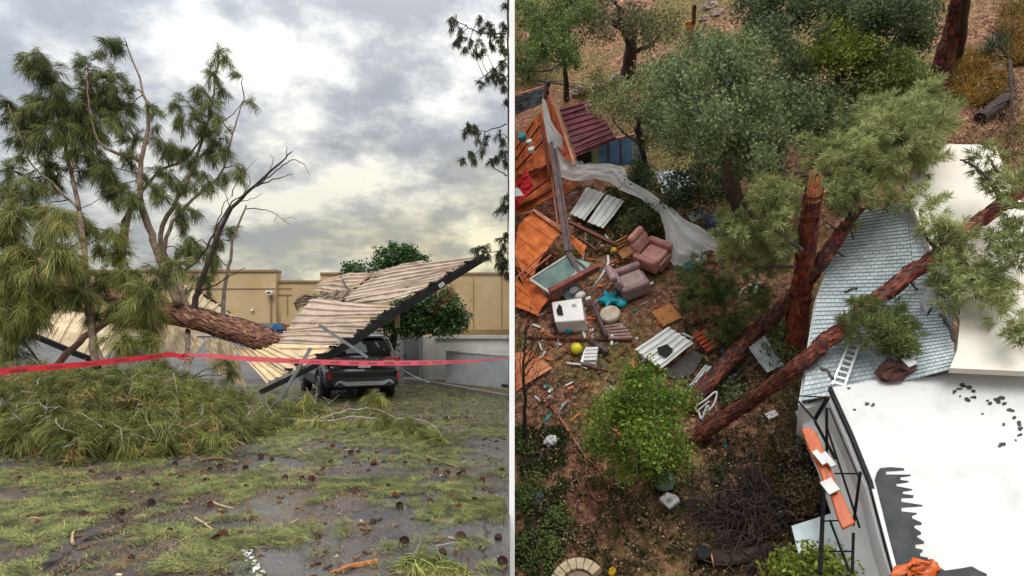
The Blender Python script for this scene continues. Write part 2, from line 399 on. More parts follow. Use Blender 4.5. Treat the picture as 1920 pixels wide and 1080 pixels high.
# -------------------------------------------------- tan commercial building
tan = mat('tan_render', 'a68e66', 'b69f7a', sc=.7, rough=.9, bump=.25, bsc=8)
tan2 = mat('tan_dark_band', '77623c', '8a7449', sc=2, rough=.9)
trim = mat('brown_trim', '7d6448', '8c7254', rough=.8)
t = thing('commercial_building', 'long flat roofed tan building behind the perimeter wall', 'building', (L3(600, 0, 36)[0], 36, 0))
def block(pxa, pxb, top, d, depth=.8):
    a = L3(pxa, top, d); b = L3(pxb, top, d); z = a[2]; xb_ = min(b[0], -.06)
    g = G(); g.box(((a[0]+xb_)/2, d+depth/2, z/2), xb_-a[0], depth, z); mesh('wall', g, tan, t)
    g = G(); g.box(((a[0]+xb_)/2, d+depth/2-.04, z+.06), xb_-a[0]+.1 if xb_ < -.1 else xb_-a[0], depth+.1, .12); mesh('parapet_cap', g, trim, t)
    return a[0], xb_, z
block(-420, 517, 510, 35.6); block(517.5, 600, 530, 36); block(600.5, 962, 515, 36.5); block(56, 84, 480, 37, 1)
g = G(); xw = L3(-420, 0, 37)[0]; g.box(((xw-.06)/2, 41.2, 2.1), -.06-xw, 7.6, 4.2); mesh('rear_block', g, tan, t)
def strip(pa, pb, d, w, m_, nm, th=.04):
    a = L3(*pa, d); b = L3(*pb, d); g = G(); g.bar(a, b, th, w, up=(0, 0, 1)) if abs(a[2]-b[2]) < .2 else g.bar(a, b, w, th, up=(0, 1, 0)); return mesh(nm, g, m_, t)
strip((-100, 541), (516, 541), 35.58, .05, trim, 'score_line')
strip((518, 541), (547, 541), 35.99, .05, trim, 'score_line')
strip((520, 553), (547, 553), 35.98, .06, trim, 'door_frame'); strip((539, 553), (539, 592), 35.97, .05, trim, 'door_frame')
strip((888, 520), (888, 618), 36.48, .04, tan2, 'expansion_joint'); strip((941, 520), (941, 618), 36.48, .04, tan2, 'expansion_joint')
g = G(); a = L3(810, 618, 36.4); b = L3(953, 634, 36.4); g.box(((a[0]-.08)/2, 36.42, (a[2]+b[2])/2), -.08-a[0], .1, a[2]-b[2]); mesh('brick_band', g, tan2, t)
lampm = mat('white_metal', 'c9c7c0', 'dcdad4', rough=.5)
a = L3(505.5, 548, 35.3); g = G(); g.box(a, .38, .3, .16); g.box(a+(0, -.02, -.12), .3, .2, .08); lp = mesh('wall_lamp', g, lampm, t, bevel=.02)
g = G(); g.box(a+(0, -.155, -.02), .2, .02, .07); mesh('lens', g, dark, lp)
g = G(); g.tube([a+(0, .2, -.1), a+(0, .2, -1.75)], .045, 6); mesh('conduit', g, tan2, t)
a = L3(473, 581, 35.5); g = G(); g.box(a, .14, .12, .12); mesh('junction_box', g, lampm, t)
# skip bin and crate behind the wall
blue = mat('blue_plastic', '1d4a80', '255b98', rough=.4); black = mat('black_plastic', (.012, .013, .015), (.03, .03, .032), rough=.45)
redm = mat('red_paint', '8c3a2a', 'a04a34', rough=.6)
c0 = L3(499, 617, 28); t = thing('refuse_bin', 'blue refuse bin with sloping black lid behind the wall', 'bin', (c0[0], 28, 0))
g = G(); g.box((c0[0]+.05, 28.3, .9), 1.05, .9, 1.8); mesh('body', g, blue, t)
g = G(); g.prism([L3(474, 618, 27.8), L3(524, 618, 27.8), L3(521, 606, 28.1), L3(489, 606, 28.1)], (0, .9, 0)); mesh('lid', g, black, t)
g = G(); g.prism([L3(516, 606, 27.7), L3(528, 612, 27.7), L3(528, 618, 27.7), L3(508, 618, 27.7)], (0, -.05, 0)); mesh('side_flap', g, blue, t)
c0 = L3(532, 611, 29); g = G(); g.box((c0[0], 29.3, 1.05), .45, .5, 2.1); top_mesh('equipment_cabinet', g, redm, 'orange red cabinet behind the wall beside the blue bin', 'cabinet', (c0[0], 29.3, 0))
g = G(); g.bar(L3(520, 588, 28.9)*[1, 1, 0]+(0, 0, 0), L3(520, 588, 28.9), .07); g.bar(L3(524, 588, 28.9)*[1, 1, 0], L3(524, 588, 28.9), .07); top_mesh('steel_post', g, trim, 'pair of thin dark posts rising above the blue bin', 'post', L3(522, 588, 28.9)*[1, 1, 0])
# -------------------------------------------------- wrecked carport
panel_m = mat('weathered_tan_sheet', '9c8a7a', 'b9a593', sc=2.2, rough=.5, third='8a725a', stretch=(1, 1, 1), bump=.15, bsc=14, rvar=.12, spec=.4)
panel_y = mat('pale_yellow_sheet', 'b6a080', 'd8c29c', sc=2.5, rough=.55, third='997b50', bump=.15, bsc=14, rvar=.1)
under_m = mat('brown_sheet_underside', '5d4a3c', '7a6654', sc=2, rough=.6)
fas = mat('black_steel', (.006, .006, .007), (.016, .015, .015), rough=.6, sc=3, spec=.2)
cp = thing('carport', 'collapsed carport roof of tan metal sheets with black fascia over the dark car', 'carport', (-4.6, 15.5, 0))
def q(*p): return [L3(*a) for a in p]
def FB(px, py): return (px, py, 13.8+(px-490)*(16.1-13.8)/(912-490))        # distance along the fascia
SH = [
 (((697, 511, 19.0), (905, 478, 16.3), (*FB(858, 503)[:2], 16.0), (668, 546, 18.3)), 4, panel_m),
 (((668, 546, 18.2), (858, 503, 15.95), (820, 527, 15.7), (638, 565, 17.6)), 3, panel_m),
 (((638, 565, 17.5), (820, 527, 15.65), (759, 559, 15.3), (690, 571, 16.6)), 2, panel_m),
 (((586, 562, 16.6), (741, 574, 15.2), (706, 596, 15.0), (556, 596, 16.0)), 3, panel_m),
 (((556, 597, 15.9), (706, 597, 14.98), (690, 608, 14.9), (541, 613, 15.7)), 1, panel_m),
 (((541, 613, 15.65), (690, 608, 14.85), (671, 628, 14.75), (529, 627, 15.4)), 2, panel_m),
 (((531, 626, 15.35), (671, 628, 14.72), (642, 644, 14.55), (505, 645, 15.1)), 2, panel_m),
 (((505, 646, 15.0), (642, 645, 14.5), (599, 671, 14.3), (560, 676, 14.4)), 2, panel_y),
 (((474, 657, 14.8), (540, 703, 14.05), (500, 719, 13.85), (439, 652, 14.9)), 3, panel_y),
 (((512, 649, 14.75), (586, 679, 14.2), (541, 702, 14.0), (475, 657, 14.75)), 3, panel_y),
]
for i, (qd, nr, mm) in enumerate(SH):
    mesh('roof_panel', sheet(q(*qd), nr, .042, 14, .03, i, .008), mm, cp, solid=.012)
# crumpled sheets at the back
for i, (qd, mm) in enumerate([(((596, 531, 18.8), (700, 509, 19.2), (669, 546, 18.4), (590, 549, 18.2)), panel_m),
                              (((640, 521, 18.9), (745, 501, 19.1), (700, 520, 18.6), (652, 540, 18.2)), panel_m),
                              (((720, 512, 18.8), (800, 491, 18.4), (760, 512, 18.0), (700, 522, 18.4)), panel_m),
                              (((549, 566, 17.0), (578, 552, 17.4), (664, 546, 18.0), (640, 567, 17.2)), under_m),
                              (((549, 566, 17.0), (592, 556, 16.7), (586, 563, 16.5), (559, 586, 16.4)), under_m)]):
    mesh('crumpled_panel', sheet(q(*qd), 4, .06, 16, .07, 20+i, .014), mm, cp, solid=.012)
def beam(pts, w, h, m_, nm, par):
    g = G(); pts = [np.array(p, float) for p in pts]
    for a, b in zip(pts[:-1], pts[1:]): g.bar(a, b+(b-a)*.004, w, h)
    return mesh(nm, g, m_, par)
fp = [L3(488, 736, 13.7), L3(545, 709, 13.95), L3(596, 684, 14.25), L3(668, 642, 14.7), L3(740, 592, 15.1), L3(820, 542, 15.6), L3(911, 486, 16.15)]
beam([p+(-.02, -.04, .045) for p in fp[2:]], .07, .17, fas, 'fascia', cp)
beam([p+(0, -.03, .0) for p in fp[:3]], .06, .11, fas, 'fascia_end', cp)
beam([p+(-.05, .06, .15) for p in fp[2:]], .05, .05, fas, 'drip_edge', cp)
g = G()
for i in range(15):
    f = i/14; k = f*5; j = min(4, int(k)); p = fp[j+1]*(1-(k-j))+fp[j+2 if j+2 < 7 else 6]*(k-j); g.box(p+(-.04, 0, .19), .16, .09, .05)
mesh('rib_closures', g, fas, cp)['kind'] = 'stuff'
a = L3(745, 580, 16.6); g = G(); g.box((a[0], 16.6, 2.15), .11, .11, .6); mesh('support_post', g, trim, cp)
plate = mat('white_sign_plate', 'd8d8d2', 'e4e4de', rough=.5)
ink = mat('black_ink', (.015, .015, .015), (.02, .02, .02), rough=.6)
for (px, py, s) in ((664, 636, '353'), (828, 534, '352')):
    d = FB(px, py)[2]-.09; c = L3(px, py, d); ax = nrm(fp[6]-fp[2]); up = np.array([0, 0, 1.])
    g = G(); y = nrm(up-ax*(up@ax)); n_ = np.cross(ax, y)
    g.box(c, .15, .09, .012, np.array([ax, y, n_]).T); o = mesh('number_plate', g, plate, cp)
    text('number', s, ink, o, c+n_*.012*(1 if n_[1] < 0 else -1), ax, y, .09)
# hanging middle sheets
ck = thing('carport_middle', 'pale yellow roof sheets hanging bent under the fallen trunk', 'carport', (-6.6, 15.5, 0))
HS = [((385, 633), (388, 684), (411, 702), (407, 635)), ((407, 635), (411, 702), (432, 716), (427, 640)), ((427, 640), (432, 716), (462, 727), (440, 649)),
      ((322, 614), (322, 664), (346, 676), (346, 620)), ((347, 620), (346, 676), (358, 684), (383, 637)), ((306, 620), (306, 660), (321, 665), (320, 615)),
      ((290, 640), (280, 672), (300, 676), (306, 630))]
for i, qd in enumerate(HS): mesh('roof_panel', sheet([L3(x, y, 15.6+.15*(i % 3)-(.4 if y > 655 else 0)) for x, y in qd], 1, .04, 10, .04, 40+i, .015), panel_y, ck, solid=.012)
UP = [((346, 536), (340, 553), (366, 585), (383, 557)), ((372, 549), (362, 574), (380, 592), (400, 566)), ((400, 566), (384, 590), (405, 600), (430, 589)), ((430, 589), (410, 600), (436, 612), (463, 613))]
for i, qd in enumerate(UP):
    (a, b, c, d_) = [L3(x, y, 17.6-.5*(k in (1, 2))) for k, (x, y) in enumerate(qd)]
    mesh('roof_panel', sheet([a, b, c, d_], 2, .05, 8, .03, 60+i), panel_y, ck, solid=.012)
beam([L3(366, 545, 17.7), L3(398, 564, 17.7), L3(430, 588, 17.6)], .06, .09, fas, 'edge_beam', ck)
cl = thing('carport_left', 'fallen left roof section of pale yellow sheets with black lower edge', 'carport', (-11.5, 15.5, 0))
bot = [(-30, 598), (2, 607), (44, 620), (72, 631), (94, 640), (120, 651), (142, 661), (167, 670), (190, 676)]
tp = [(-40, 560), (10, 575), (72, 585), (100, 587), (126, 586), (152, 587), (180, 594), (208, 603), (236, 622)]
for i in range(len(bot)-1):
    mesh('roof_panel', sheet([L3(*bot[i], 15.3), L3(*tp[i], 17.0), L3(*tp[i+1], 17.0), L3(*bot[i+1], 15.3)], 1, .06, 8, .03, 80+i), panel_y, cl, solid=.012)
beam([L3(x, y+2, 15.2) for x, y in bot], .08, .13, fas, 'edge_beam', cl)
# loose grey struts
galv = mat('galvanised_steel', '7d8285', '9da2a4', rough=.4, metal=.6, sc=3)
g = G(); a, b = L3(582, 652, 13.2), L3(505, 776, 12.9); b[2] = .03; g.bar(a, b, .03, .055); g.bar(a+(.03, .03, 0), b+(.04, .03, 0), .02, .02); top_mesh('steel_strut', g, galv, 'long grey steel strut leaning from ground to torn roof sheets', 'strut', b)
g = G(); g.bar(L3(598, 609, 13.9), L3(689, 670, 14.3), .04, .065); top_mesh('steel_strut', g, galv, 'light grey strut lying across the roof sheets above the car', 'strut', L3(689, 670, 14.3))
g = G(); g.tube(bez([L3(748, 689, 20), L3(775, 705, 19.5), L3(805, 718, 19.2)], 4), .02, 5); top_mesh('cable', g, galv, 'thin grey cable sloping from the car to the kerb', 'cable', LG(805, 719))
# -------------------------------------------------- dark car under the roof
paint = mat('black_car_paint', (.006, .006, .008), (.008, .008, .01), rough=.22, coat=1.0, spec=.6)
clad = mat('dark_grey_cladding', (.03, .03, .032), (.04, .04, .042), rough=.55)
silver = mat('silver_trim', (.38, .38, .37), (.45, .45, .44), rough=.35, metal=.5)
glass = mat('dark_car_glass', (.01, .012, .013), (.015, .018, .018), rough=.06, spec=.8)
lampr = mat('red_lamp', (.30, .008, .012), (.36, .012, .018), rough=.12, coat=1)
lampc = mat('clear_lamp', (.5, .42, .42), (.65, .6, .6), rough=.12, coat=1)
rub = mat('tyre_rubber', (.012, .012, .012), (.02, .02, .02), rough=.85, bump=.3)
rimm = mat('wheel_alloy', (.28, .28, .28), (.33, .33, .33), rough=.35, metal=.7)
cpos = L3(684, 757, 0); P0 = np.array([-3.72, 16.15, 0.0])
car = thing('parked_car', 'black sport utility car seen from behind, crushed under the carport roof', 'car', P0, rz=math.radians(27))
def ring(z, y0, y1, w, r=.22, n=6):
    pts = []
    for cx, cy, a0 in ((w-r, y1-r, 0), (-w+r, y1-r, 90), (-w+r, y0+r, 180), (w-r, y0+r, 270)):
        for k in range(n+1):
            a = math.radians(a0+90*k/n); pts.append((cx+r*math.cos(a), cy+r*math.sin(a), z))
    return pts
def stack(rings, m_, nm, par, close=True):
    g = G(); n = len(rings[0])
    for r_ in rings: g.v.extend(r_)
    for i in range(len(rings)-1):
        for k in range(n): g.f.append((i*n+k, i*n+(k+1) % n, (i+1)*n+(k+1) % n, (i+1)*n+k))
    g.f.append(tuple(range(n))[::-1]); g.f.append(tuple((len(rings)-1)*n+k for k in range(n)))
    return mesh(nm, g, m_, par, smooth=False, ws=False, bevel=.012)
stack([ring(.62, .05, 4.55, .925), ring(.80, .06, 4.56, .935), ring(.88, .10, 4.55, .935), ring(1.0, .09, 4.4, .93), ring(1.08, .10, 3.95, .91), ring(1.13, .13, 3.35, .88),
       ring(1.3, .26, 3.0, .82, .2), ring(1.48, .38, 2.75, .745, .2), ring(1.58, .46, 2.6, .70, .2), ring(1.645, .52, 2.4, .63, .2), ring(1.68, .8, 2.1, .45, .2)], paint, 'body', car)
stack([ring(.27, .22, 4.4, .82), ring(.34, .06, 4.5, .90), ring(.46, .01, 4.58, .94), ring(.615, .02, 4.59, .945)], clad, 'bumper', car)
stack([ring(.60, .0, 4.58, .94, .2), ring(.74, -.02, 4.58, .945, .2), ring(.80, .03, 4.56, .94, .2)], paint, 'bumper_cover', car)
def pl(poly, th, m_, nm, par=None, bevel=.006):
    g = G(); g.prism(poly, th); return mesh(nm, g, m_, par or car, ws=False, bevel=bevel)
# rear window lies on the slope of the tailgate
pl([(-.70, .145, 1.15), (.70, .145, 1.15), (.735, .18, 1.24), (.60, .425, 1.55), (-.60, .425, 1.55), (-.735, .18, 1.24)], (0, -.03, .02), glass, 'rear_window')
pl([(-.62, .30, 1.63), (.62, .30, 1.63), (.60, .62, 1.68), (-.60, .62, 1.68)], (0, 0, -.045), paint, 'spoiler')
g = G(); g.bar((-.05, .155, 1.19), (.38, .17, 1.215), .02, .02); mesh('wiper', g, ink, car, ws=False)
for s in (-1, 1):
    lm = pl([(s*.40, .075, .955), (s*.93, .10, .94), (s*.925, .10, 1.10), (s*.60, .085, 1.10), (s*.44, .08, 1.03)][::s], (0, -.03, 0), lampr, 'tail_lamp')
    pl([(s*.46, .044, .965), (s*.80, .044, .955), (s*.78, .044, 1.005), (s*.50, .044, 1.01)][::s], (0, -.012, 0), lampc, 'clear_lens', lm)
    pl([(s*.945, .06, .94), (s*.95, .42, 1.0), (s*.935, .40, 1.07), (s*.935, .06, 1.10)], (s*.01, 0, 0), lampr, 'side_lamp')
    pl([(s*.80, -.03, .56), (s*.90, -.01, .56), (s*.92, -.01, .76), (s*.84, -.03, .74)][::s], (0, -.02, 0), lampr, 'reflector')
    g = G(); g.tube([(s*.62, -.06, .43), (s*.62, .25, .43)], .062, 14); ex = mesh('exhaust', g, silver, car, ws=False, smooth=True)
    g = G(); g.tube([(s*.62, -.064, .43), (s*.62, -.05, .43)], .045, 14); mesh('exhaust_mouth_shade', g, ink, ex, ws=False)  # black disc paints the dark inside of the closed pipe end
    g = G(); g.tube([(s*.66, .65, 1.69), (s*.66, .75, 1.72), (s*.66, 2.2, 1.72), (s*.66, 2.3, 1.67)], .02, 6); mesh('roof_rail', g, silver, car, ws=False)
    for (ya, yb, yc, yd) in ((.50, 1.15, 1.15, .72), (1.2, 2.05, 2.0, 1.2), (2.1, 3.0, 2.5, 2.05)):
        pl([(s*.875, ya, 1.16), (s*.875, yb, 1.16), (s*.715, yc, 1.55), (s*.715, yd, 1.55)], (s*.02, 0, .01), glass, 'side_window')
    g = G(); g.tube([(s*.88, .32, 1.15), (s*.73, .45, 1.56), (s*.72, .8, 1.6), (s*.72, 2.4, 1.57), (s*.87, 3.2, 1.15)], .014, 5); mesh('window_trim', g, silver, car, ws=False)
    g = G(); g.box((s*.96, 1.6, .95), .03, .2, .03); g.box((s*.96, 2.6, .95), .03, .2, .03); mesh('door_handles', g, paint, car, ws=False)
    g = G(); g.box((s*.945, 2.1, .5), .02, 2.2, .2); mesh('sill_trim', g, clad, car, ws=False)
    for yy in (.93, 3.62):
        g = G(); g.tube([(s*.70, yy, .35), (s*.72, yy, .35), (s*.955, yy, .35), (s*.965, yy, .35)], [.30, .355, .355, .32], 28); wh = mesh('wheel', g, rub, car, ws=False, smooth=False)
        g = G(); g.tube([(s*.955, yy, .35), (s*.968, yy, .35)], .245, 24)
        rm = mesh('rim', g, rub, wh, ws=False)
        g = G()
        for k in range(5):
            a = 2*math.pi*k/5+.3
            for da in (-.12, .12): g.bar((s*.972, yy, .35), (s*.972, yy+.235*math.cos(a+da), .35+.235*math.sin(a+da)), .02, .035, up=(1, 0, 0))
        ringp = [(s*.972, yy+.24*math.cos(a), .35+.24*math.sin(a)) for a in np.linspace(0, 2*math.pi, 25)]
        g.tube(ringp, .014, 5, cap=False); mesh('spokes', g, rimm, wh, ws=False)
        g = G(); arc = [(s*.945, yy+.42*math.cos(a), .37+.42*math.sin(a)) for a in np.linspace(-.1, math.pi+.1, 18)]
        g.tube(arc, .045, 6); mesh('wheel_arch', g, clad, car, ws=False)
        g = G(); g.tube([(s*.80, yy, .37), (s*.948, yy, .37)], .41, 24); mesh('wheel_well_shade', g, ink, car, ws=False)  # solid black disc paints the shade of a well not cut out
# silver skid plate arching over the tail pipes
sk = [(-.76, .40), (-.70, .50), (-.62, .53), (-.5, .50), (-.42, .49), (.42, .49), (.5, .50), (.62, .53), (.70, .50), (.76, .40), (.70, .43), (.62, .505-.02), (.54, .43), (.50, .385), (-.50, .385), (-.54, .43), (-.62, .485), (-.70, .43)]
pl([(x, -.035, z) for x, z in sk], (0, -.02, 0), silver, 'skid_plate', bevel=.004)
pl([(-.16, .03, .83), (.16, .03, .83), (.16, .04, .95), (-.16, .04, .95)], (0, -.02, 0), plate, 'licence_plate')
pl([(-.55, .055, 1.075), (.55, .055, 1.075), (.55, .06, 1.10), (-.55, .06, 1.10)], (0, -.02, 0), paint, 'tailgate_strip')
pl([(-.09, -.035, .66), (.09, -.035, .66), (.09, -.035, .69), (-.09, -.035, .69)], (0, -.01, 0), ink, 'bumper_grip')
CM = car.matrix_world; cw = lambda p: np.array(CM @ Vector(p)); cx = np.array((CM.to_3x3() @ Vector((1, 0, 0))))
for i, ch in enumerate('ESCAPE'):
    text('letter', ch, silver, car, cw((-.33+.13*i, .075, 1.035)), cx, (0, 0, 1), .06)
# -------------------------------------------------- danger tape
tape_m = mat('red_danger_tape', 'd8303c', 'e23c48', rough=.4, trans=.25)
tape_p = mat('pink_backlit_tape', 'e0596a', 'e86c7c', rough=.4, trans=.25)  # light through the tape put into a paler copy of its red
def ribbon(pts, w, up=(0, 0, 1), tw=0.0):
    g = G(); n = len(pts)
    for i, p in enumerate(pts):
        u = np.array([0, math.sin(tw*i), math.cos(tw*i)])
        ww = w[i] if isinstance(w, list) else w
        g.v.append(tuple(p-u*ww/2)); g.v.append(tuple(p+u*ww/2))
    for i in range(n-1): g.f.append((2*i, 2*i+2, 2*i+3, 2*i+1))
    return g
tl = thing('danger_tape', 'red danger tape tied across the scene, twisted at the middle', 'tape', (-6, 11, 0))
pa = [(-20, 699, 8.3), (60, 691, 8.8), (150, 684, 9.3), (230, 675, 9.9), (290, 669, 10.5), (318, 665, 10.8), (345, 668, 11.0)]
pts = bez([L3(*p) for p in pa], 5); mesh('tape_band', ribbon(pts, [.084]*(len(pts)-6)+[.09, .085, .08, .07, .06, .05]), tape_m, tl)
for (px, py, d, r_) in ((35, 695.5, 8.65, .08), (103, 689.5, 9.0, .08), (168, 684, 9.35, .08), (229, 676, 9.85, .1), (292, 669.5, 10.45, .09)):
    c = L3(px, py-.5, d-.02); x = L3(px+20, py-20*r_*1.2, d+.1)-c
    text('word_danger', 'DANGER', ink, tl, c, x, (0, 0, 1), .052, 1.0)
g = G(); kn = L3(345, 668, 11)
for k in range(5): g.tube(bez([kn+(0, 0, 0), kn+(random.uniform(-.1, .1), -.05, random.uniform(-.06, .05)), kn+(random.uniform(-.05, .18), .02, random.uniform(-.05, .05))], 3), .012, 5)
mesh('knot', g, tape_m, tl)
pb = [(345, 665, 11.0), (390, 667, 11.2), (470, 673, 11.4), (580, 678, 11.5), (690, 681, 11.6), (800, 680, 11.8), (880, 677, 12.2), (953, 672, 12.8)]
pts = bez([L3(*p) for p in pb], 5); n = len(pts)
ww = [.04+.05*min(1, i/10) for i in range(n)]; ww = [w*(1 if i < 24 else max(.3, 1-(i-24)/14)) for i, w in enumerate(ww)]
mesh('tape_band', ribbon(pts, ww), tape_p, tl)
for (px, py) in ((552, 677), (590, 678.4), (628, 679.6), (664, 680.6), (698, 681), (730, 681), (761, 680.7), (792, 680.2), (820, 679.4), (848, 678.3)):
    d = 11.45+(px-552)*.0012; text('word_danger', 'DANGER', ink, tl, L3(px, py, d-.03), (1, .1, 0), (0, 0, 1), .045, .95)
# ================================================================== fallen pine and litter on the left
bark = mat('pine_bark', '4a2f25', '8a6250', sc=7, rough=.9, bump=1.0, bsc=16, third='b08a74', stretch=(1, 1, 1), lo=.38, hi=.58)
barkl = mat('pale_limb_bark', '5f4d41', '94806f', sc=8, rough=.9, bump=.8, bsc=30)
barkd = mat('dark_dead_bark', '2b211d', '4d403a', sc=8, rough=.9, bump=.6, bsc=30)
twigm = mat('bare_grey_twig', '7d746c', 'a79e94', sc=12, rough=.85)
needle = mat('pine_needles', (.11, .13, .035), (.36, .35, .11), sc=1.3, rough=.55, island=.55, trans=.3, spec=.25)
needle_d = mat('dark_pine_needles', (.028, .050, .022), (.065, .095, .034), sc=1.3, rough=.55, island=.5, trans=.25, spec=.25)
DN = np.array([0, 0, -1.])
def plated_trunk(pts, rad, seg=26, rough=.05):
    g = G(); g.tube(pts, rad, seg, rough); return g
pine = thing('fallen_pine', 'huge uprooted pine lying across the crushed carport with limbs standing up', 'tree', (-8, 14.5, 0))
tr = bez([L3(528, 642, 15.2), L3(480, 630, 15.0), L3(420, 612, 14.8), (L3(360, 596, 14.6)), L3(310, 586, 14.4), L3(230, 562, 14.2), L3(140, 540, 14.1), L3(60, 528, 14.2), L3(-60, 520, 14.4)], 8, .008)
n = len(tr); mesh('trunk', plated_trunk(tr, [.10, .16, .2, .22, .235, .25, .26]+lerp_r(.29, .13, n-7)), bark, pine, smooth=False)
# loose bark plates proud of the trunk
C_, A_ = [], []
V, Q = [], []
for _ in range(1500):
    i = random.randrange(3, n-20); p = tr[i]*(1-(f := random.random()))+tr[i+1]*f; t_ = nrm(tr[i+1]-tr[i]); rr = ([.10, .16, .2, .22, .235, .25, .26]+lerp_r(.29, .13, n-7))[i]
    a = random.uniform(0, 6.283); x = nrm(np.cross(t_, [0, 0, 1])); y = np.cross(t_, x); o_ = x*math.cos(a)+y*math.sin(a); s_ = np.cross(t_, o_)
    l, w = random.uniform(.035, .1), random.uniform(.015, .04); c = p+o_*(rr+.006); b = len(V)
    V += [c-t_*l-s_*w*.5, c-t_*l*.3-s_*w+o_*.012, c+t_*l-s_*w*.4+o_*.02, c+t_*l*.8+s_*w*.6+o_*.01, c-t_*l*.6+s_*w]; Q += [(b, b+1, b+2, b+3), ]
V = np.array(V); o = np_mesh('bark_plates', V, np.array(Q), np.zeros((0, 3), int), mat('bark_plate', '6a4234', 'a07460', sc=5, rough=.9, island=.5), pine)
SKEL = []
def limb(pp, r0, r1, m_=barkl, nm='branch', par=None, wob=.01, seg=9, nb=5, p=1.0, reg=True):
    pts = bez([L3(*a) for a in pp], nb, wob); g = G(); g.tube(pts, lerp_r(r0, r1, len(pts), p), seg, .06); o = mesh(nm, g, m_, par or pine, smooth=True)
    if reg: SKEL.extend(pts)
    return pts
limb([(180, 690, 12.6), (172, 620, 12.8), (160, 520, 13.2), (150, 400, 13.6), (122, 272, 13.8), (102, 180, 13.9), (85, 112, 14)], .085, .012)
limb([(196, 545, 13.9), (175, 620, 13.2), (205, 700, 12.2), (222, 722, 11.6)], .05, .03)
limb([(335, 572, 14.3), (305, 500, 14.2), (283, 440, 14.1), (263, 370, 14.0), (266, 300, 14), (277, 235, 14), (265, 160, 14), (233, 70, 14.1)], .10, .012)
limb([(352, 580, 14.5), (325, 510, 14.7), (300, 440, 14.8), (345, 350, 14.9), (380, 260, 15), (398, 190, 15), (412, 92, 15.1)], .075, .01)
limb([(230, 490, 14.6), (240, 420, 14.7), (252, 380, 14.8), (300, 320, 15), (345, 300, 15), (395, 240, 15.1), (430, 220, 15.2), (460, 183, 15.2)], .05, .006)
limb([(266, 302, 14), (232, 292, 13.9), (200, 278, 13.7), (180, 255, 13.6), (168, 200, 13.5), (162, 130, 13.5)], .045, .01)
limb([(300, 520, 14.5), (318, 430, 14.7), (360, 375, 14.9), (410, 330, 15), (440, 235, 15.1), (458, 182, 15.2)], .05, .008)
limb([(215, 500, 15), (225, 450, 15), (240, 400, 15), (265, 380, 15)], .07, .05)
limb([(400, 622, 14.9), (290, 560, 14.9), (262, 545, 14.6), (215, 540, 14.4)], .06, .05, twigm)
limb([(150, 395, 13.6), (100, 345, 13.4), (55, 300, 13.2), (15, 195, 13)], .03, .006)
limb([(75, 236, 13.7), (40, 215, 13.5), (5, 200, 13.4)], .02, .006)
limb([(20, 450, 12.5), (8, 420, 12.5), (3, 400, 12.5)], .05, .03)
limb([(60, 480, 12), (90, 460, 12.2), (140, 400, 12.6), (190, 372, 12.9)], .015, .006, barkd)
limb([(64, 525, 11.5), (85, 495, 11.8), (150, 465, 12.4), (215, 435, 12.8)], .016, .005, barkd)
limb([(205, 600, 14.6), (150, 640, 13.6), (90, 700, 12.6), (60, 725, 12)], .075, .055, mat('red_limb', '6b4436', '8f6655', sc=6, rough=.9, bump=.6))
limb([(352, 620, 14.7), (352, 660, 14), (348, 720, 12.8)], .06, .035)
dead = [[(363, 592, 14.6), (374, 535, 14.5), (400, 470, 14.4), (428, 400, 14.3), (470, 355, 14.2), (515, 315, 14.1), (548, 284, 14)],
        [(316, 535, 14.2), (345, 510, 14.1), (380, 475, 14), (405, 430, 14), (430, 385, 14), (462, 360, 14)],
        [(378, 545, 14.4), (410, 530, 14.2), (430, 518, 14), (460, 502, 13.9)]]
limb(dead[0], .075, .012, barkd); limb(dead[1], .035, .01, barkd); limb(dead[2], .02, .006, barkd)
limb([(418, 598, 14.8), (419, 560, 14.8), (428, 500, 14.8), (440, 440, 14.9), (462, 385, 15)], .055, .018, mat('grey_limb', '57504a', '80776c', sc=12, rough=.9, bump=.5, bsc=50))
for pp, r0 in (([(470, 355, 14.2), (500, 335, 14.1), (530, 310, 14), (552, 300, 13.9), (572, 312, 13.9), (580, 328, 13.9)], .018), ([(478, 350, 14.2), (510, 338, 14.1), (535, 330, 14), (550, 325, 14)], .018),
               ([(462, 392, 14.9), (485, 392, 14.8), (510, 398, 14.7), (530, 412, 14.6), (545, 422, 14.6)], .013), ([(536, 296, 14), (537, 284, 14), (538, 274, 14)], .01), ([(400, 470, 14.4), (405, 430, 14.4), (420, 385, 14.4), (435, 368, 14.4)], .02),
               ([(380, 478, 14), (365, 450, 13.9), (340, 440, 13.8), (322, 450, 13.8)], .012), ([(430, 385, 14), (420, 360, 14), (405, 350, 14)], .01), ([(520, 404, 14.6), (515, 415, 14.6)], .005), ([(452, 372, 14.2), (470, 340, 14.2), (462, 320, 14.2), (480, 300, 14.2)], .012),
               ([(530, 412, 14.6), (545, 408, 14.6), (556, 412, 14.6)], .005), ([(505, 322, 14.1), (512, 300, 14.1), (505, 290, 14.1)], .009), ([(445, 380, 14.2), (475, 372, 14.2), (492, 362, 14.2)], .01)):
    limb(pp, r0, .004, barkd, 'dead_twig', wob=.01, seg=6)
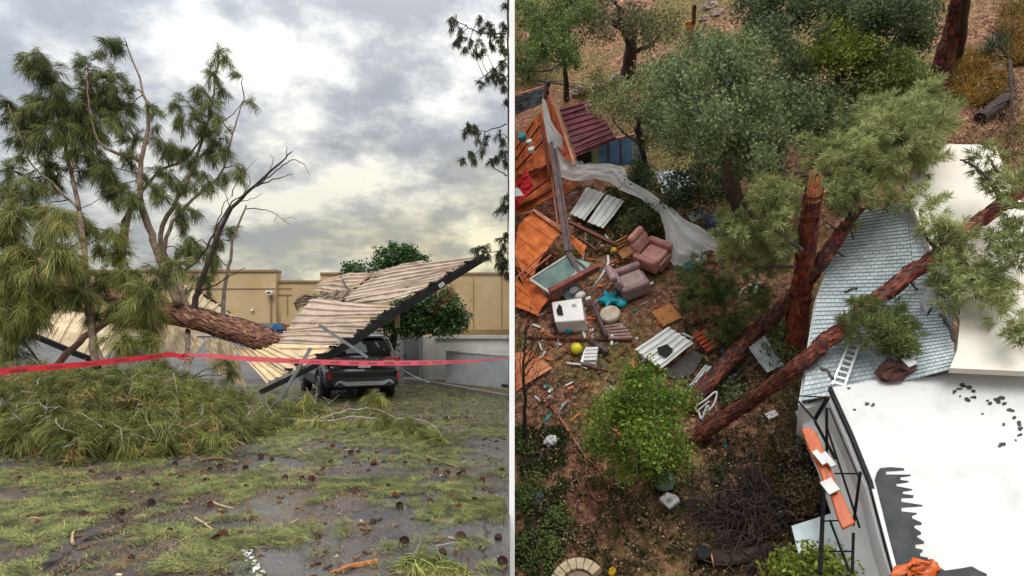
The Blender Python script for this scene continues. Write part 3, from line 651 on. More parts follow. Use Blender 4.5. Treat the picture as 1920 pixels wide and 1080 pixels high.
CL = [(70,115,28),(95,150,30),(58,130,18),(60,225,32),(18,205,20),(35,220,22),(105,200,32),(85,260,32),(118,245,26),(45,262,22),(75,190,22),(112,170,16),
 (20,320,20),(15,360,32),(60,350,28),(100,335,25),(20,405,34),(70,400,24),(110,410,24),(35,300,14),(90,310,22),
 (160,118,16),(178,108,15),(200,88,20),(222,82,14),(165,150,25),(205,150,30),(215,190,34),(180,185,26),(150,205,30),(135,240,30),(170,240,34),(220,230,28),(150,280,28),(180,300,30),(150,325,16),(205,335,20),(250,265,20),(130,205,22),
 (235,300,18),(280,200,10),(290,215,8),(215,350,20),(245,378,24),(212,368,22),(262,330,14),(292,265,10),(195,320,22),(245,200,16),(252,170,12),
 (410,100,16),(402,140,18),(425,110,10),(372,170,18),(330,200,14),(345,190,12),(392,200,22),(420,170,14),(448,142,8),(360,215,16),(335,232,18),(380,240,20),(410,260,22),(310,275,22),(345,290,20),(398,290,22),(428,290,18),(450,318,14),(312,330,24),(350,350,24),(398,350,18),(300,370,20),(335,395,20),(422,330,14),(470,192,6),(365,310,18),(295,240,10),(408,225,14),
 (325,285,20),(380,330,14),(285,350,14),(360,400,14),(342,425,16),
 (340,470,22),(412,438,12),(430,430,14),(395,485,24),(380,525,18),(360,455,18),(215,440,20),(165,430,20),(186,470,16),(405,460,16),(450,332,10),(150,410,16),
 (20,445,30),(30,490,44),(30,555,42),(75,530,30),(110,480,34),(115,430,16),(100,560,24),(150,555,26),(215,480,22),(240,520,30),(270,560,28),(255,600,30),(300,520,24),(330,500,22),(230,645,28),(282,640,22),(300,700,36),(225,580,26),(60,590,30),(10,600,26),(190,520,26),(285,600,24),(140,500,24),(75,450,20),
 (180,590,16),(30,630,20),(15,660,24),(420,680,12),(430,700,10),(352,545,12)]
def dep(px, py):
    if py > 600: return 12.3
    if px < 130 and py > 400: return 12.2
    if py > 480 and px < 340: return 12.9
    if px < 130: return 13.5
    return 14.0 if px < 290 else 14.8
def pine_clumps(CLs, depf, SK, parent, m_, per=9, nn=34, ln=.27, down=DN, wd=.011, conv=L3, dens=.052, twig_m=barkd, limbr=.014, dd=.35):
    cs, ax = [], []; g = G(); SKa = np.array(SK) if len(SK) else None
    for (px, py, r) in CLs:
        d = depf(px, py)+random.uniform(-dd, dd); c = conv(px, py, d); R = r/F*(d if conv is L3 else 19)*.80
        k = max(3, int(per*(r/22)**2*1.25)); 
        P = c+RNG.normal(size=(k, 3))*np.array([R, R*1.1, R])*.52
        if SKa is not None:
            j = np.argmin(((SKa-c)**2).sum(1)+np.where((SKa@-down) > (c@-down)+.3, 3., 0)); s0 = SKa[j]
            if np.linalg.norm(s0-c) < 2.6: g.tube(bez([s0, (s0+c)/2+np.array([0, 0, .08]), c], 2, .02), lerp_r(limbr, .006, 5), 5, cap=False)
            for p in P:
                g.tube([c+(s0-c)*random.uniform(0, .3), (c+p)/2-down*.03+RNG.normal(size=3)*.02, p], [.006, .005, .003], 3, cap=False)
        a = nrm((P-c)+down*R*random.uniform(.3, 1.1)*np.ones((k, 1))+RNG.normal(size=(k, 3))*R*.3)
        cs.append(P); ax.append(a)
        P2 = P-a*ln*.45; cs.append(P2); ax.append(a)
    if g.v: mesh('twigs', g, twig_m, parent)['kind'] = 'stuff'
    return blades(np.concatenate(cs), np.concatenate(ax), nn, ln, .42, .8, wd, down)
up_ = [c for c in CL if c[1] < 400 or c[0] > 290]; lo_ = [c for c in CL if not (c[1] < 400 or c[0] > 290)]
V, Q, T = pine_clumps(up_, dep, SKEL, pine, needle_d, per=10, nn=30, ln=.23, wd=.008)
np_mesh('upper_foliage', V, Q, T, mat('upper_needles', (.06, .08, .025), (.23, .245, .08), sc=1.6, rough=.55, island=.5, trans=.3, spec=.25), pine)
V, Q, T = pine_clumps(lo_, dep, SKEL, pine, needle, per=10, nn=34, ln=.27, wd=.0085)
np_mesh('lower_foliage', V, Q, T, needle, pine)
# the heap of crown foliage on the ground
heap = thing('heaped_crown', 'broad heap of drooping green pine boughs lying on the wet asphalt', 'branches', LG(250, 800))
def heap_pts(n_):
    out = []
    while len(out) < n_:
        px = random.uniform(-60, 640); d = random.uniform(8.0, 13.6)
        x = (px-960)/F*d; lim = np.interp(px, [-60, 0, 60, 150, 250, 400, 480, 540, 600, 640], [9.6, 8.9, 8.3, 8.0, 8.45, 8.8, 10.2, 11.3, 12.2, 12.8])
        if d < lim+random.uniform(0, .35): continue
        e = min(1, (d-lim)/1.9); top = 1.05*e**.6*np.interp(px, [0, 280, 350, 420, 480, 560, 640], [.98, .92, .74, .46, .3, .2, .1])*(.75+.5*fbm(x*.9, d*.9, 5))
        z = top*random.random()**.35
        if d > 12 and px > 470: z = min(z, .25)
        out.append((x, d, max(.04, z)))
    return np.array(out)
H0 = heap_pts(520); O_ = nrm(RNG.normal(size=(520*6, 3))*[1, .8, .7]+[0, -.35, .0]); P = np.repeat(H0, 6, 0)+O_*RNG.uniform(.03, .2, 520*6)[:, None]
P[:, 2] = np.maximum(P[:, 2], .04); ax = nrm(O_+[0, -.1, -.35])
V, Q, T = blades(P, ax, 34, .25, .34, .8, .008, DN); V[:, 2] = np.maximum(V[:, 2], .008)
np_mesh('boughs', V, Q, T, mat('heap_needles', (.05, .065, .018), (.28, .285, .075), sc=2.6, rough=.55, island=.5, trans=.3, spec=.25), heap)  # dark end of the colour noise imitates shaded gaps between needle clusters
Pb = heap_pts(330); V, Q, T = blades(Pb, nrm(RNG.normal(size=Pb.shape)+[0, -.5, .1]), 22, .2, .6, .6, .008, DN); V[:, 2] = np.maximum(V[:, 2], .008)
np_mesh('dead_needles', V, Q, T, mat('dead_needles', '6a4a2a', 'a8895a', sc=2, rough=.7, island=.5), heap)
g = G()
for _ in range(210):
    p = P[random.randrange(len(P))]+(0, -.12, .1); a = p
    pts = [a]; dr = RNG.normal(size=3)*[1, .6, .6]
    for k in range(4): a = a+nrm(dr)*.14; dr = dr+RNG.normal(size=3)*.5; a[2] = max(.03, a[2]); pts.append(a.copy())
    g.tube(pts, lerp_r(.006, .002, 5), 4, cap=False)
    b = pts[2]; g.tube([b, b+RNG.normal(size=3)*.08, b+RNG.normal(size=3)*.14], [.005, .004, .002], 3, cap=False)
mesh('bare_twigs', g, twigm, heap)['kind'] = 'stuff'
def outcrop(name, label, pts, clumps, r=.02, m_=twigm, nn=44, ln=.27):
    base = LG(pts[0][0], min(1070, max(pts[0][1], 700))); t = thing(name, label, 'branch', base)
    P_ = bez([L3(*p) for p in pts], 4, .01)
    for p in P_: p[2] = max(p[2], .015)
    g = G(); g.tube(P_, lerp_r(r, .006, len(P_)), 6)
    for k in range(5):
        s0 = P_[random.randrange(2, len(P_)-1)]; g.tube([s0, s0+RNG.normal(size=3)*.1+(0, 0, .04), s0+RNG.normal(size=3)*.18+(0, 0, .05)], [.006, .005, .003], 3)
    mesh('stem', g, m_, t)
    cs, ax = [], []
    for (px, py, d, rr) in clumps:
        c = L3(px, py, d); k = max(4, int(rr/2)); R = rr/F*d; P2 = c+RNG.normal(size=(k, 3))*R*.4; P2[:, 2] = np.maximum(P2[:, 2], .03)
        cs.append(P2); ax.append(nrm(RNG.normal(size=(k, 3))*.5+np.array([0, -.2, -.7])))
    V, Q, T = blades(np.concatenate(cs), np.concatenate(ax), nn, ln, .3, .7, .009, DN); V[:, 2] = np.maximum(V[:, 2], .008)
    np_mesh('needles', V, Q, T, needle, t)
outcrop('broken_branch', 'arched grey branch with one drooping needle tuft behind the car wheels', [(585, 790, 12.2), (640, 772, 12.5), (700, 766, 12.6), (745, 784, 12.2)], [(700, 742, 12.8, 14), (712, 750, 12.7, 12)], .025)
outcrop('broken_branch', 'long bare branch ending in pale needle tufts in front of the car', [(505, 783, 12), (590, 790, 11.6), (660, 782, 11.8), (735, 785, 11.6), (800, 790, 11.2), (830, 822, 10)], [(762, 800, 10.9, 26), (745, 812, 10.6, 20), (822, 826, 9.8, 14), (722, 790, 11.2, 16), (790, 818, 10.2, 16)], .022)
outcrop('broken_branch', 'short upright sprig with needle tuft in front of the left rear wheel', [(596, 772, 12.8), (588, 752, 13), (578, 738, 13.1)], [(576, 746, 13, 12), (566, 768, 12.7, 16), (560, 785, 12.2, 16)], .01)
outcrop('broken_branch', 'needle boughs lying between the strut and the bare branch', [(520, 800, 11.5), (560, 800, 11.6), (620, 800, 11.6), (690, 812, 11.2)], [(600, 800, 11.5, 26), (640, 805, 11.3, 24), (680, 800, 11.5, 22), (560, 800, 11.5, 26), (540, 820, 10.8, 22)], .014)
outcrop('broken_branch', 'bushy green sprig on the asphalt at the bottom right of the car park', [(745, 1078, 4.5), (790, 1062, 4.65), (845, 1070, 4.55)], [(800, 1060, 4.65, 26), (770, 1068, 4.6, 24), (835, 1070, 4.58, 24), (860, 1075, 4.55, 16), (810, 1072, 4.5, 26)], .008, nn=40, ln=.15)
# hanging pine boughs at the top right of the car park picture
limbt = thing('hanging_pine_boughs', 'dark hanging pine boughs at the upper right edge of the sky', 'branches', (-.2, 13, 6))
SK2 = []
def l2(pp, r0, r1):
    pts = bez([L3(*a) for a in pp], 5, .006); g = G(); g.tube(pts, lerp_r(r0, r1, len(pts)), 6); mesh('branch', g, barkd, limbt); SK2.extend(pts)
l2([(955, -170, 13), (953, 0, 13), (953, 130, 13), (953, 260, 13), (953, 400, 13), (951, 520, 13)], .03, .008)
l2([(948, 64, 13), (905, 62, 13), (878, 52, 13), (850, 35, 13)], .018, .006); l2([(950, 110, 13), (920, 135, 13), (900, 148, 13), (896, 158, 13)], .015, .005)
l2([(950, 232, 13), (925, 242, 13), (900, 246, 13), (877, 235, 13)], .014, .005); l2([(910, 246, 13), (900, 280, 13), (868, 300, 13)], .012, .004)
l2([(951, 330, 13), (938, 322, 13), (926, 316, 13)], .014, .008); l2([(951, 466, 13), (925, 473, 13), (900, 468, 13)], .012, .004); l2([(948, 400, 13), (942, 405, 13), (938, 415, 13)], .008, .004)
C2 = [(850,38,8),(846,48,7),(862,62,9),(858,80,9),(872,92,8),(880,80,9),(890,100,9),(902,98,9),(898,78,8),(905,60,8),(915,45,8),(900,35,7),(925,60,11),(938,75,12),(920,85,10),(945,95,11),(940,120,11),(930,130,9),(945,145,10),(935,150,8),(912,150,8),(905,158,7),(925,140,8),(946,165,8),(944,50,9),(948,195,6),(948,12,5),
 (876,238,6),(885,248,7),(895,262,8),(873,252,6),(880,290,7),(868,300,6),(886,300,7),(905,285,7),(912,262,7),(935,255,8),(945,265,8),(940,285,8),(930,298,8),(946,305,9),(920,300,6),(890,240,6),
 (948,370,8),(944,382,8),(940,392,6),(949,392,8),(905,466,9),(895,470,6),(915,478,6),(942,450,8),(948,440,7),(938,475,9),(946,490,10),(940,505,9),(934,490,8),(950,515,7),(945,462,8)]
V, Q, T = pine_clumps(C2, lambda a, b: 13, SK2, limbt, needle_d, per=22, nn=22, ln=.13, wd=.009, limbr=.008, dd=.25)
V[:, 0] = np.minimum(V[:, 0], -.035)
np_mesh('needles', V, Q, T, mat('black_green_needles', (.03, .042, .02), (.075, .09, .04), rough=.6, island=.4, trans=.15, spec=.2), limbt)
# citrus tree by the gate
lf = mat('citrus_leaves', (.018, .05, .012), (.05, .11, .025), sc=2, rough=.4, island=.5, trans=.25, spec=.4)
ct = thing('broadleaf_tree', 'dark green broadleaf tree behind the tilted carport roof and grey gate', 'tree', (L3(738, 700, 21)[0], 21, 0))
g = G(); g.tube(bez([(L3(738, 0, 21)[0], 21, 0), L3(735, 660, 21), L3(745, 610, 21), L3(760, 570, 21), L3(765, 520, 21.5)], 4, .02), lerp_r(.16, .05, 17), 9, .08); mesh('trunk', g, barkd, ct, smooth=True)
SK3 = [L3(740, 640, 21), L3(745, 600, 21), L3(760, 570, 21), L3(765, 520, 21.5)]
LC = []
for cx_, cy_, rx, ry, k in ((800, 585, 62, 34, 150), (760, 600, 34, 28, 70), (850, 595, 26, 24, 50), (745, 482, 38, 22, 75), (722, 500, 24, 16, 40), (780, 490, 20, 12, 30), (665, 505, 20, 12, 26), (830, 560, 30, 16, 40), (712, 610, 20, 20, 26), (725, 655, 14, 22, 20), (815, 615, 44, 12, 50)):
    for _ in range(k):
        a = random.uniform(0, 6.28); r = random.random()**.5; LC.append(L3(cx_+rx*r*math.cos(a), cy_+ry*r*math.sin(a), (21 if cy_ > 540 else 22.4)+random.uniform(-.8, .8)))
LC = np.array(LC); V, Q, T = leaves(LC, 34, .12, .10, .5); np_mesh('crown', V, Q, T, lf, ct)
g = G()
for c in LC[::4]: s0 = min(SK3, key=lambda s: np.linalg.norm(s-c)); g.tube([s0, (s0+c)/2+RNG.normal(size=3)*.1, c], [.02, .012, .006], 4, cap=False)
mesh('limbs', g, barkd, ct)
g = G()
for _ in range(60):
    a = L3(random.uniform(815, 850), random.uniform(560, 590), 20.4); pts = [a]; 
    for k in range(3): a = a+RNG.normal(size=3)*.16+(.05, 0, .13); pts.append(a)
    g.tube(pts, [.01, .007, .005, .003], 4, cap=False)
mesh('dry_twigs', g, mat('dry_twig', '7b5a3c', '96734e', rough=.9), ct)
# -------------------------------------------------- needles strewn over the asphalt
def strew(n_, d0, d1, ln, wd, thr, seed):
    d = np.sqrt(RNG.uniform(d0**2, d1**2, n_*3)); px = RNG.uniform(-40, 951, n_*3); x = (px-960)/F*d
    m1 = (.6*fbm(x*1.7, d*1.3, seed)+.4*fbm(x*5.1, d*4.1, seed+5))+.10*(fbm(x*5, d*4, seed+9)-.5)*2+np.clip((d-9)/30, 0, .18)
    k = m1 > thr+RNG.normal(size=n_*3)*.05; x, d = x[k][:n_], d[k][:n_]; n1 = len(x)
    a = RNG.normal(size=n1)*.8+fbm(x*2, d*2, 3)*6; P = np.stack([x, d, RNG.uniform(.006, .03, n1)], 1)
    D_ = np.stack([np.cos(a), np.sin(a), RNG.normal(size=n1)*.12+.05], 1); L_ = ln*RNG.uniform(.5, 1.3, n1)[:, None]; S = np.stack([-np.sin(a), np.cos(a), np.zeros(n1)], 1)*wd/2
    mid = P+D_*L_*.5+S*RNG.uniform(-2, 2, n1)[:, None]; tip = P+D_*L_; mid[:, 2] += .012; 
    V = np.stack([P-S, P+S, mid+S, mid-S, tip], 1).reshape(-1, 3); V[:, 2] = np.maximum(V[:, 2], .005); V[:, 0] = np.minimum(V[:, 0], -.03); b = np.arange(n1)[:, None]*5
    return V, np.hstack([b, b+1, b+2, b+3]), np.hstack([b+3, b+2, b+4])
litm = mat('strewn_needles', (.05, .068, .014), (.31, .32, .09), sc=6, rough=.6, island=.6, trans=.2, third=(.18, .11, .04))
V, Q, T = join([strew(50000, 4.2, 7.5, .10, .0035, .58, 1), strew(52000, 7, 12, .11, .005, .555, 4), strew(46000, 11, 21, .14, .010, .50, 8), strew(9000, 4.2, 18, .10, .004, .1, 50)])
np_mesh('needle_litter', V, Q, T, litm)
drym = mat('dry_brown_needles', '4a3420', '8a6a44', sc=2, rough=.7, island=.5)
V, Q, T = join([strew(12000, 4.2, 8, .10, .003, .47, 31), strew(16000, 7, 20, .12, .008, .47, 33)]); np_mesh('dry_needle_litter', V, Q, T, drym)
for m_, n_ in ((mat('bark_flakes', '3a241a', '7a5138', sc=8, rough=.8, island=.6), 1500), (mat('pale_chips', '8c7860', 'c8b498', sc=8, rough=.8), 170)):
    g = G(); rnd = random.Random(n_)
    for _ in range(n_):
        d = (rnd.uniform(4.2**1.3, 19**1.3))**(1/1.3); px = rnd.uniform(-30, 948); x = (px-960)/F*d; a = rnd.uniform(0, 6.28); s_ = rnd.uniform(.010, .035)*(1+d*.05); M_ = np.array(Euler((rnd.uniform(-.3, .3), rnd.uniform(-.3, .3), a)).to_matrix())
        if x < -.05: g.box((x, d, .012), s_*rnd.uniform(1, 2.6), s_*.6, s_*.3, M_)
    o = mesh('bark_fragments', g, m_); o['kind'] = 'stuff'; INV[o.name] = Matrix.Identity(4)
# twigs lying about
TW = [((52, 978, 4.9), (62, 975, 4.9), (107, 979, 4.8), 'pale straight twig lying among needles at left'), ((137, 1024, 0), (138, 1000, 0), (153, 988, 0), 'crooked bare twig on the asphalt at lower left'),
      ((100, 1080, 0), (150, 1064, 0), (182, 1048, 0), 'long dark stick at the bottom left of the car park'), ((366, 975, 0), (388, 989, 0), (402, 1002, 0), 'slim brown twig left of the large reddish cone'),
      ((400, 946, 0), (425, 954, 0), (438, 956, 0), 'short pale twig above the paint mark'), ((375, 866, 0), (410, 862, 0), (446, 870, 0), 'orange brown bough lying at the edge of the heap'),
      ((560, 845, 0), (568, 850, 0), (575, 856, 0), 'small curled bark piece beside the heap'), ((546, 985, 0), (553, 981, 0), (560, 976, 0), 'small pale splinter on the wet asphalt'), ((800, 858, 0), (830, 868, 0), (860, 878, 0), 'thin grey twig on the bare wet asphalt')]
for a, b, c, lab in TW:
    pts = bez([LG(*p[:2]) for p in (a, b, c)], 4, .006); 
    for p in pts: p[2] = .02
    r = .012 if 'orange' not in lab else .03; g = G(); g.tube(pts, lerp_r(r, r*.4, len(pts)), 6, .1)
    if 'crooked' in lab or 'dark' in lab: g.tube([pts[4], pts[4]+(.06, .05, .01)], [r*.6, r*.3], 5)
    top_mesh('twig', g, drym if 'orange' in lab else (barkd if 'dark' in lab else mat('straw_twig', 'a08a66', 'b89f78', rough=.9)), lab, 'twig', pts[0])
g = G(); pts = [LG(x, y) for x, y in ((618, 1080), (645, 1070), (680, 1062), (708, 1058))]
for p in pts: p[2] = .02
g.tube(bez(pts, 3, .004), lerp_r(.012, .024, 10), 8, .12); st = top_mesh('bark_stick', g, mat('orange_bark', '8a5028', 'b87a48', sc=20, rough=.85, third='d8b088'), 'knobbly orange brown stick at the bottom edge', 'stick', pts[0])
# white paint mark, worn into islands
pm = mat('worn_white_paint', (.5, .49, .46), (.75, .74, .71), sc=30, rough=.7); g = G(); rnd = random.Random(3)
def blot(px, py, rx, ry, n_=11):
    c = LG(px, py)
    poly = []
    for k in range(n_):
        a = 2*math.pi*k/n_; s_ = rnd.uniform(.6, 1.15); poly.append(c+np.array([rx*math.cos(a)*s_-ry*math.sin(a)*s_*.28, ry*math.sin(a)*s_, .004]))
    g.add(poly, [tuple(range(n_))])
for (px, py, rx, ry) in ((458, 1030, .035, .09), (465, 1038, .03, .08), (472, 1046, .02, .03), (452, 1022, .02, .03), (441, 1004, .02, .03), (480, 1068, .03, .07), (486, 1078, .03, .06), (447, 999, .015, .02), (476, 1058, .02, .02), (462, 1052, .012, .02), (450, 1014, .03, .05), (461, 1022, .02, .05), (469, 1033, .025, .05), (477, 1052, .02, .05), (490, 1074, .03, .05), (484, 1060, .012, .03)): blot(px, py, rx, ry)
sid(mesh('parking_line', g, pm), kind='structure')
# pine cones
conem = mat('cone_brown', '2a1a16', '4a2c24', sc=20, rough=.85, island=.4); coner = mat('cone_reddish', '4a2018', '70362a', sc=20, rough=.85, island=.4)
def cone_mesh(m_):
    g = G(); g.ball((0, 0, 0), .034, 10, 7, sc=(.85, .85, 1.25)); ga = 2.39996
    for k in range(70):
        t_ = (k+.5)/70; z = .045-.09*t_; r = .036*math.sin(math.acos(max(-1, min(1, 1-2*t_))))+.004; a = k*ga
        o_ = np.array([math.cos(a), math.sin(a), .35]); s_ = np.array([-math.sin(a), math.cos(a), 0])*.010; p = np.array([math.cos(a)*r, math.sin(a)*r, z])
        g.add([p-s_, p+s_, p+o_*.014+s_*.8+(0, 0, .006), p+o_*.014-s_*.8+(0, 0, .006), p+o_*.010-(0, 0, .004)], [(0, 1, 2, 3), (3, 2, 4), (1, 4, 2), (0, 3, 4)])
    me = bpy.data.meshes.new('pine_cone'); me.from_pydata(g.v, [], g.f); me.materials.append(m_); return me
cm1, cm2 = cone_mesh(conem), cone_mesh(coner)
CN = [(8,856),(32,865),(36,900),(171,888),(267,888),(221,901),(328,871),(411,877),(460,879),(394,881),(387,904),(337,899),(293,913),(461,915),(474,901),(124,928),(228,927),(284,944),(394,947),(228,962),(155,967),(421,963),(474,974),(450,1004),(317,999),(244,1049),
 (611,822),(624,837),(488,857),(510,862),(604,879),(705,851),(759,870),(803,865),(818,881),(839,887),(861,892),(869,886),(942,884),(535,899),(566,898),(585,900),(667,920),(728,915),(740,930),(831,907),(844,932),(807,943),(749,950),(889,939),(860,955),(699,980),(594,1008),(934,1010),(689,816),(874,784),(837,784),(659,850),(672,850),(721,825),(70,985),(905,900),(620,868),(700,870)]
SP = [(418, 1008, 'large reddish pine cone nearest the white paint mark', 1.35, 1), (405, 1014, 'dark cone touching the large reddish cone', 1.05, 0), (758, 1019, 'dark open pine cone at lower right, on bare asphalt', 1.2, 0), (862, 1010, 'plump dark pine cone beside the asphalt crack', 1.25, 0), (829, 1040, 'brown cone lying on its side below the plump dark cone', 1.05, 0), (942, 1058, 'upright dark cone at the bottom right corner of the car park', 1.2, 0)]
def zone(px, py):
    a = 'left' if px < 200 else ('middle left' if px < 500 else ('middle right' if px < 740 else 'right'))
    return ('in the row nearest the needle heap and branches, ' if py < 872 else ('on the middle stretch of wet asphalt, ' if py < 935 else 'on the near stretch of wet asphalt, '))+a+' part'
for px, py, lab, s, rd in SP+[(a, b, None, random.uniform(.8, 1.1), (a*7+b) % 5 == 0) for a, b in CN]:
    o = bpy.data.objects.new('pine_cone', cm2 if rd else cm1); COL.objects.link(o); p = LG(px, py+2); s *= .66+.3*max(0, min(1, (p[1]-6)/10))
    o.location = (p[0], p[1], .034*s); o.rotation_euler = (random.uniform(1.1, 1.9), random.uniform(-.3, .3), random.uniform(0, 6.28)); o.scale = (s,)*3
    sid(o, lab or ('reddish pine cone '+zone(px, py) if rd else 'dark brown pine cone '+zone(px, py)), 'pine cone', 'pine cones on the wet asphalt')
# ================================================================== THE RIGHT PLACE: wooded hillside yard with wrecked sheds and a house
def proj(p):
    q = np.array(p)-np.array([0, 0, CAMZ]); return 960+F*q[0]/q[1], HZ-F*q[2]/q[1]
def hof(bx, by, ty):
    """height above the slope at which a post based at (bx, by) reaches picture row ty"""
    b = R3(bx, by); lo, hi = 0.0, 12.0
    for _ in range(40):
        m = (lo+hi)/2
        if proj(b+UPR*m)[1] > ty: lo = m
        else: hi = m
    return lo
DR = -UPR
def ground_right():
    m = bpy.data.materials.new('forest_floor'); m.use_nodes = True; nt = m.node_tree; N = nt.nodes; L = nt.links; b = N['Principled BSDF']; b.inputs['Roughness'].default_value = .9; b.inputs['Specular IOR Level'].default_value = .2
    tc = N.new('ShaderNodeTexCoord')
    def noise(sc, det=6, r=.6):
        o = N.new('ShaderNodeTexNoise'); o.inputs['Scale'].default_value = sc; o.inputs['Detail'].default_value = det; o.inputs['Roughness'].default_value = r; L.new(tc.outputs['Object'], o.inputs['Vector']); return o.outputs['Fac']
    def ramp(f, *st):
        r = N.new('ShaderNodeValToRGB'); L.new(f, r.inputs[0]); e = r.color_ramp.elements
        e[0].position, e[0].color = st[0][0], (*lin(st[0][1]), 1); e[1].position, e[1].color = st[-1][0], (*lin(st[-1][1]), 1)
        for p, c in st[1:-1]: q = e.new(p); q.color = (*lin(c), 1)
        return r.outputs[0]
    a = ramp(noise(7, 8, .7), (.34, '402a20'), (.45, '6c4838'), (.55, '946c56'), (.68, 'bc9c86'))
    g_ = ramp(noise(9, 6), (.35, '38351a'), (.5, '56542a'), (.66, '847c44'))
    w = ramp(noise(.32, 5), (.44, (0., 0., 0.)), (.60, (.85, .85, .85)))
    mx = N.new('ShaderNodeMix'); mx.data_type = 'RGBA'; L.new(w, mx.inputs[0]); L.new(a, mx.inputs[6]); L.new(g_, mx.inputs[7])
    L.new(mx.outputs[2], b.inputs['Base Color'])
    bp = N.new('ShaderNodeBump'); bp.inputs['Strength'].default_value = .8; bp.inputs['Distance'].default_value = .05; L.new(noise(14, 5), bp.inputs['Height']); L.new(bp.outputs[0], b.inputs['Normal'])
    return m
g = G(); nx, nz = 90, 110
for j in range(nz):
    z = -16+52*j/(nz-1)
    for i in range(nx):
        x = .03+40*(i/(nx-1))**1.2; y = (CR+UPR[0]*x+UPR[2]*(z-CAMZ))/(-UPR[1]); p = np.array([x, y, z])
        h = (fbm(x*.5+z*.2, z*.5, 2)-.5)*.22+(fbm(x*2, z*2, 7)-.5)*.08
        g.v.append(tuple(p+UPR*h if i else p))
for j in range(nz-1):
    for i in range(nx-1): g.f.append((j*nx+i, j*nx+i+1, (j+1)*nx+i+1, (j+1)*nx+i))
struct('hillside_ground', g, ground_right(), smooth=True)
def scatter(n_, boxes, h=(.02, .06)):
    out = []
    for (x0, y0, x1, y1, w) in boxes:
        for _ in range(int(n_*w)):
            px, py = random.uniform(x0, x1), random.uniform(y0, y1)
            if fbm(px*.03, py*.03, 12) > .40: out.append(R3(px, py, random.uniform(*h)))
    return np.array([o for o in out if o[0] > .06])
P = scatter(9000, [(964, 0, 1920, 1080, 1), (964, 700, 1500, 1080, .5), (1760, 150, 1920, 300, .2)]); V, Q, T = leaves(P, 4, .065, .08, .6, DR, -.8)
np_mesh('leaf_litter', V, Q, T, mat('fallen_leaves', '5a3e30', 'a88a74', sc=3, rough=.8, island=.6, third='b89c88', lo=.4, hi=.6))
gr = mat('rough_grass', (.035, .06, .015), (.09, .11, .03), sc=.8, rough=.7, island=.5, trans=.2)
P = scatter(3600, [(964, 800, 1060, 1080, .5), (1060, 820, 1480, 1080, .25), (1080, 350, 1300, 480, .35), (1330, 860, 1500, 960, .12), (964, 700, 1480, 1080, .15), (1280, 600, 1400, 760, .1), (1540, 180, 1700, 320, .2)], (0, .02))
V, Q, T = blades(P, UPR[None]+RNG.normal(size=(len(P), 3))*.4, 9, .16, .5, .3, .022, DR); np_mesh('ground_grass', V, Q, T, gr)
P = scatter(900, [(1400, 860, 1500, 1080, .1), (1780, 100, 1880, 200, .9), (1880, 0, 1920, 120, .3)], (0, .03))
V, Q, T = blades(P, UPR[None]+RNG.normal(size=(len(P), 3))*.4, 22, .34, .5, .5, .025, DR); np_mesh('golden_grass', V, Q, T, mat('golden_grass_blades', '7a6230', 'b08c48', sc=.8, rough=.7, island=.5, trans=.25))
# -------------------------------------------------- house
shing = mat('blue_grey_shingle', 'a6b3b8', 'c8d1d5', sc=1.5, rough=.75, island=.13, bump=.3, bsc=40)
cream = mat('white_roof_coating', (.50, .50, .49), (.62, .62, .615), sc=1.3, rough=.6, bump=.12, bsc=6, lo=.3, hi=.5)
creamy = mat('cream_roof_coating', (.66, .61, .53), (.76, .72, .64), sc=.5, rough=.6, bump=.05)
wallw = mat('white_siding', (.74, .76, .78), (.82, .83, .84), sc=1.2, rough=.7)
blk = mat('black_metal', (.006, .006, .007), (.014, .014, .014), rough=.6, spec=.2); wood_d = mat('dark_wet_timber', '2e2320', '57443c', sc=6, rough=.6, bump=.3, stretch=(1, 1, 1))
house = thing('house', 'house with white coated lower roof and blue grey shingle roof under fallen pines', 'house', R3(1700, 800), right=True)
def RP(pts, h): return [R3(p[0], p[1], p[2] if len(p) > 2 else h) for p in pts]
def slab(pts, h, th, m_, nm, par, **k):
    P_ = RP(pts, h); g = G(); g.prism(P_, DR*th); return mesh(nm, g, m_, par, **k)
low = [(1556, 727), (1668, 709), (1780, 691), (1990, 706), (2120, 1130), (1694, 1130), (1662, 1020), (1632, 905), (1596, 815)]
slab(low, 3.0, .16, cream, 'lower_roof', house)
up = [(1692, 341), (1765, 270), (1866, 272), (1905, 372), (1990, 410), (2010, 700), (1781, 690), (1795, 655), (1800, 600), (1746, 472)]
slab(up, 3.45, .14, creamy, 'upper_roof', house)
def shingles(A, B, C, D_, nr, nc, nm):
    """courses of shingles from edge AB (top) to DC (bottom)"""
    g = G(); A, B, C, D_ = [np.array(x) for x in (A, B, C, D_)]; N_ = nrm(np.cross(B-A, D_-A)); N_ = N_ if N_@UPR > 0 else -N_
    at = lambda u, v: (A*(1-u)+B*u)*(1-v)+(D_*(1-u)+C*u)*v
    for r in range(nr):
        for c in range(-1, nc):
            o = (r % 2)*.5; u0, u1 = max(0, (c+o)/nc), min(1, (c+o+1)/nc-.06/nc)
            if u1 <= u0: continue
            v0, v1 = r/nr, (r+1.12)/nr; j = random.uniform(0, .006)
            g.add([at(u0, v0)+N_*.004, at(u1, v0)+N_*.004, at(u1, v1)+N_*(.03+j), at(u0, v1)+N_*(.03+j), at(u1, v1)-N_*.0, at(u0, v1)], [(0, 1, 2, 3), (3, 2, 4, 5)])
    o = mesh(nm, g, shing, house); o['kind'] = 'stuff'; return o
rf = [(1502, 760, 2.6), (1532, 560, 2.6), (1588, 400, 2.6), (1700, 380, 3.1), (1716, 520, 3.1), (1720, 700, 3.05)]
def deck(pts):
    P_ = [R3(a, b, c-.07) for a, b, c in pts]; g = G(); g.prism(P_, DR*.08); mesh('roof_deck', g, wood_d, house)
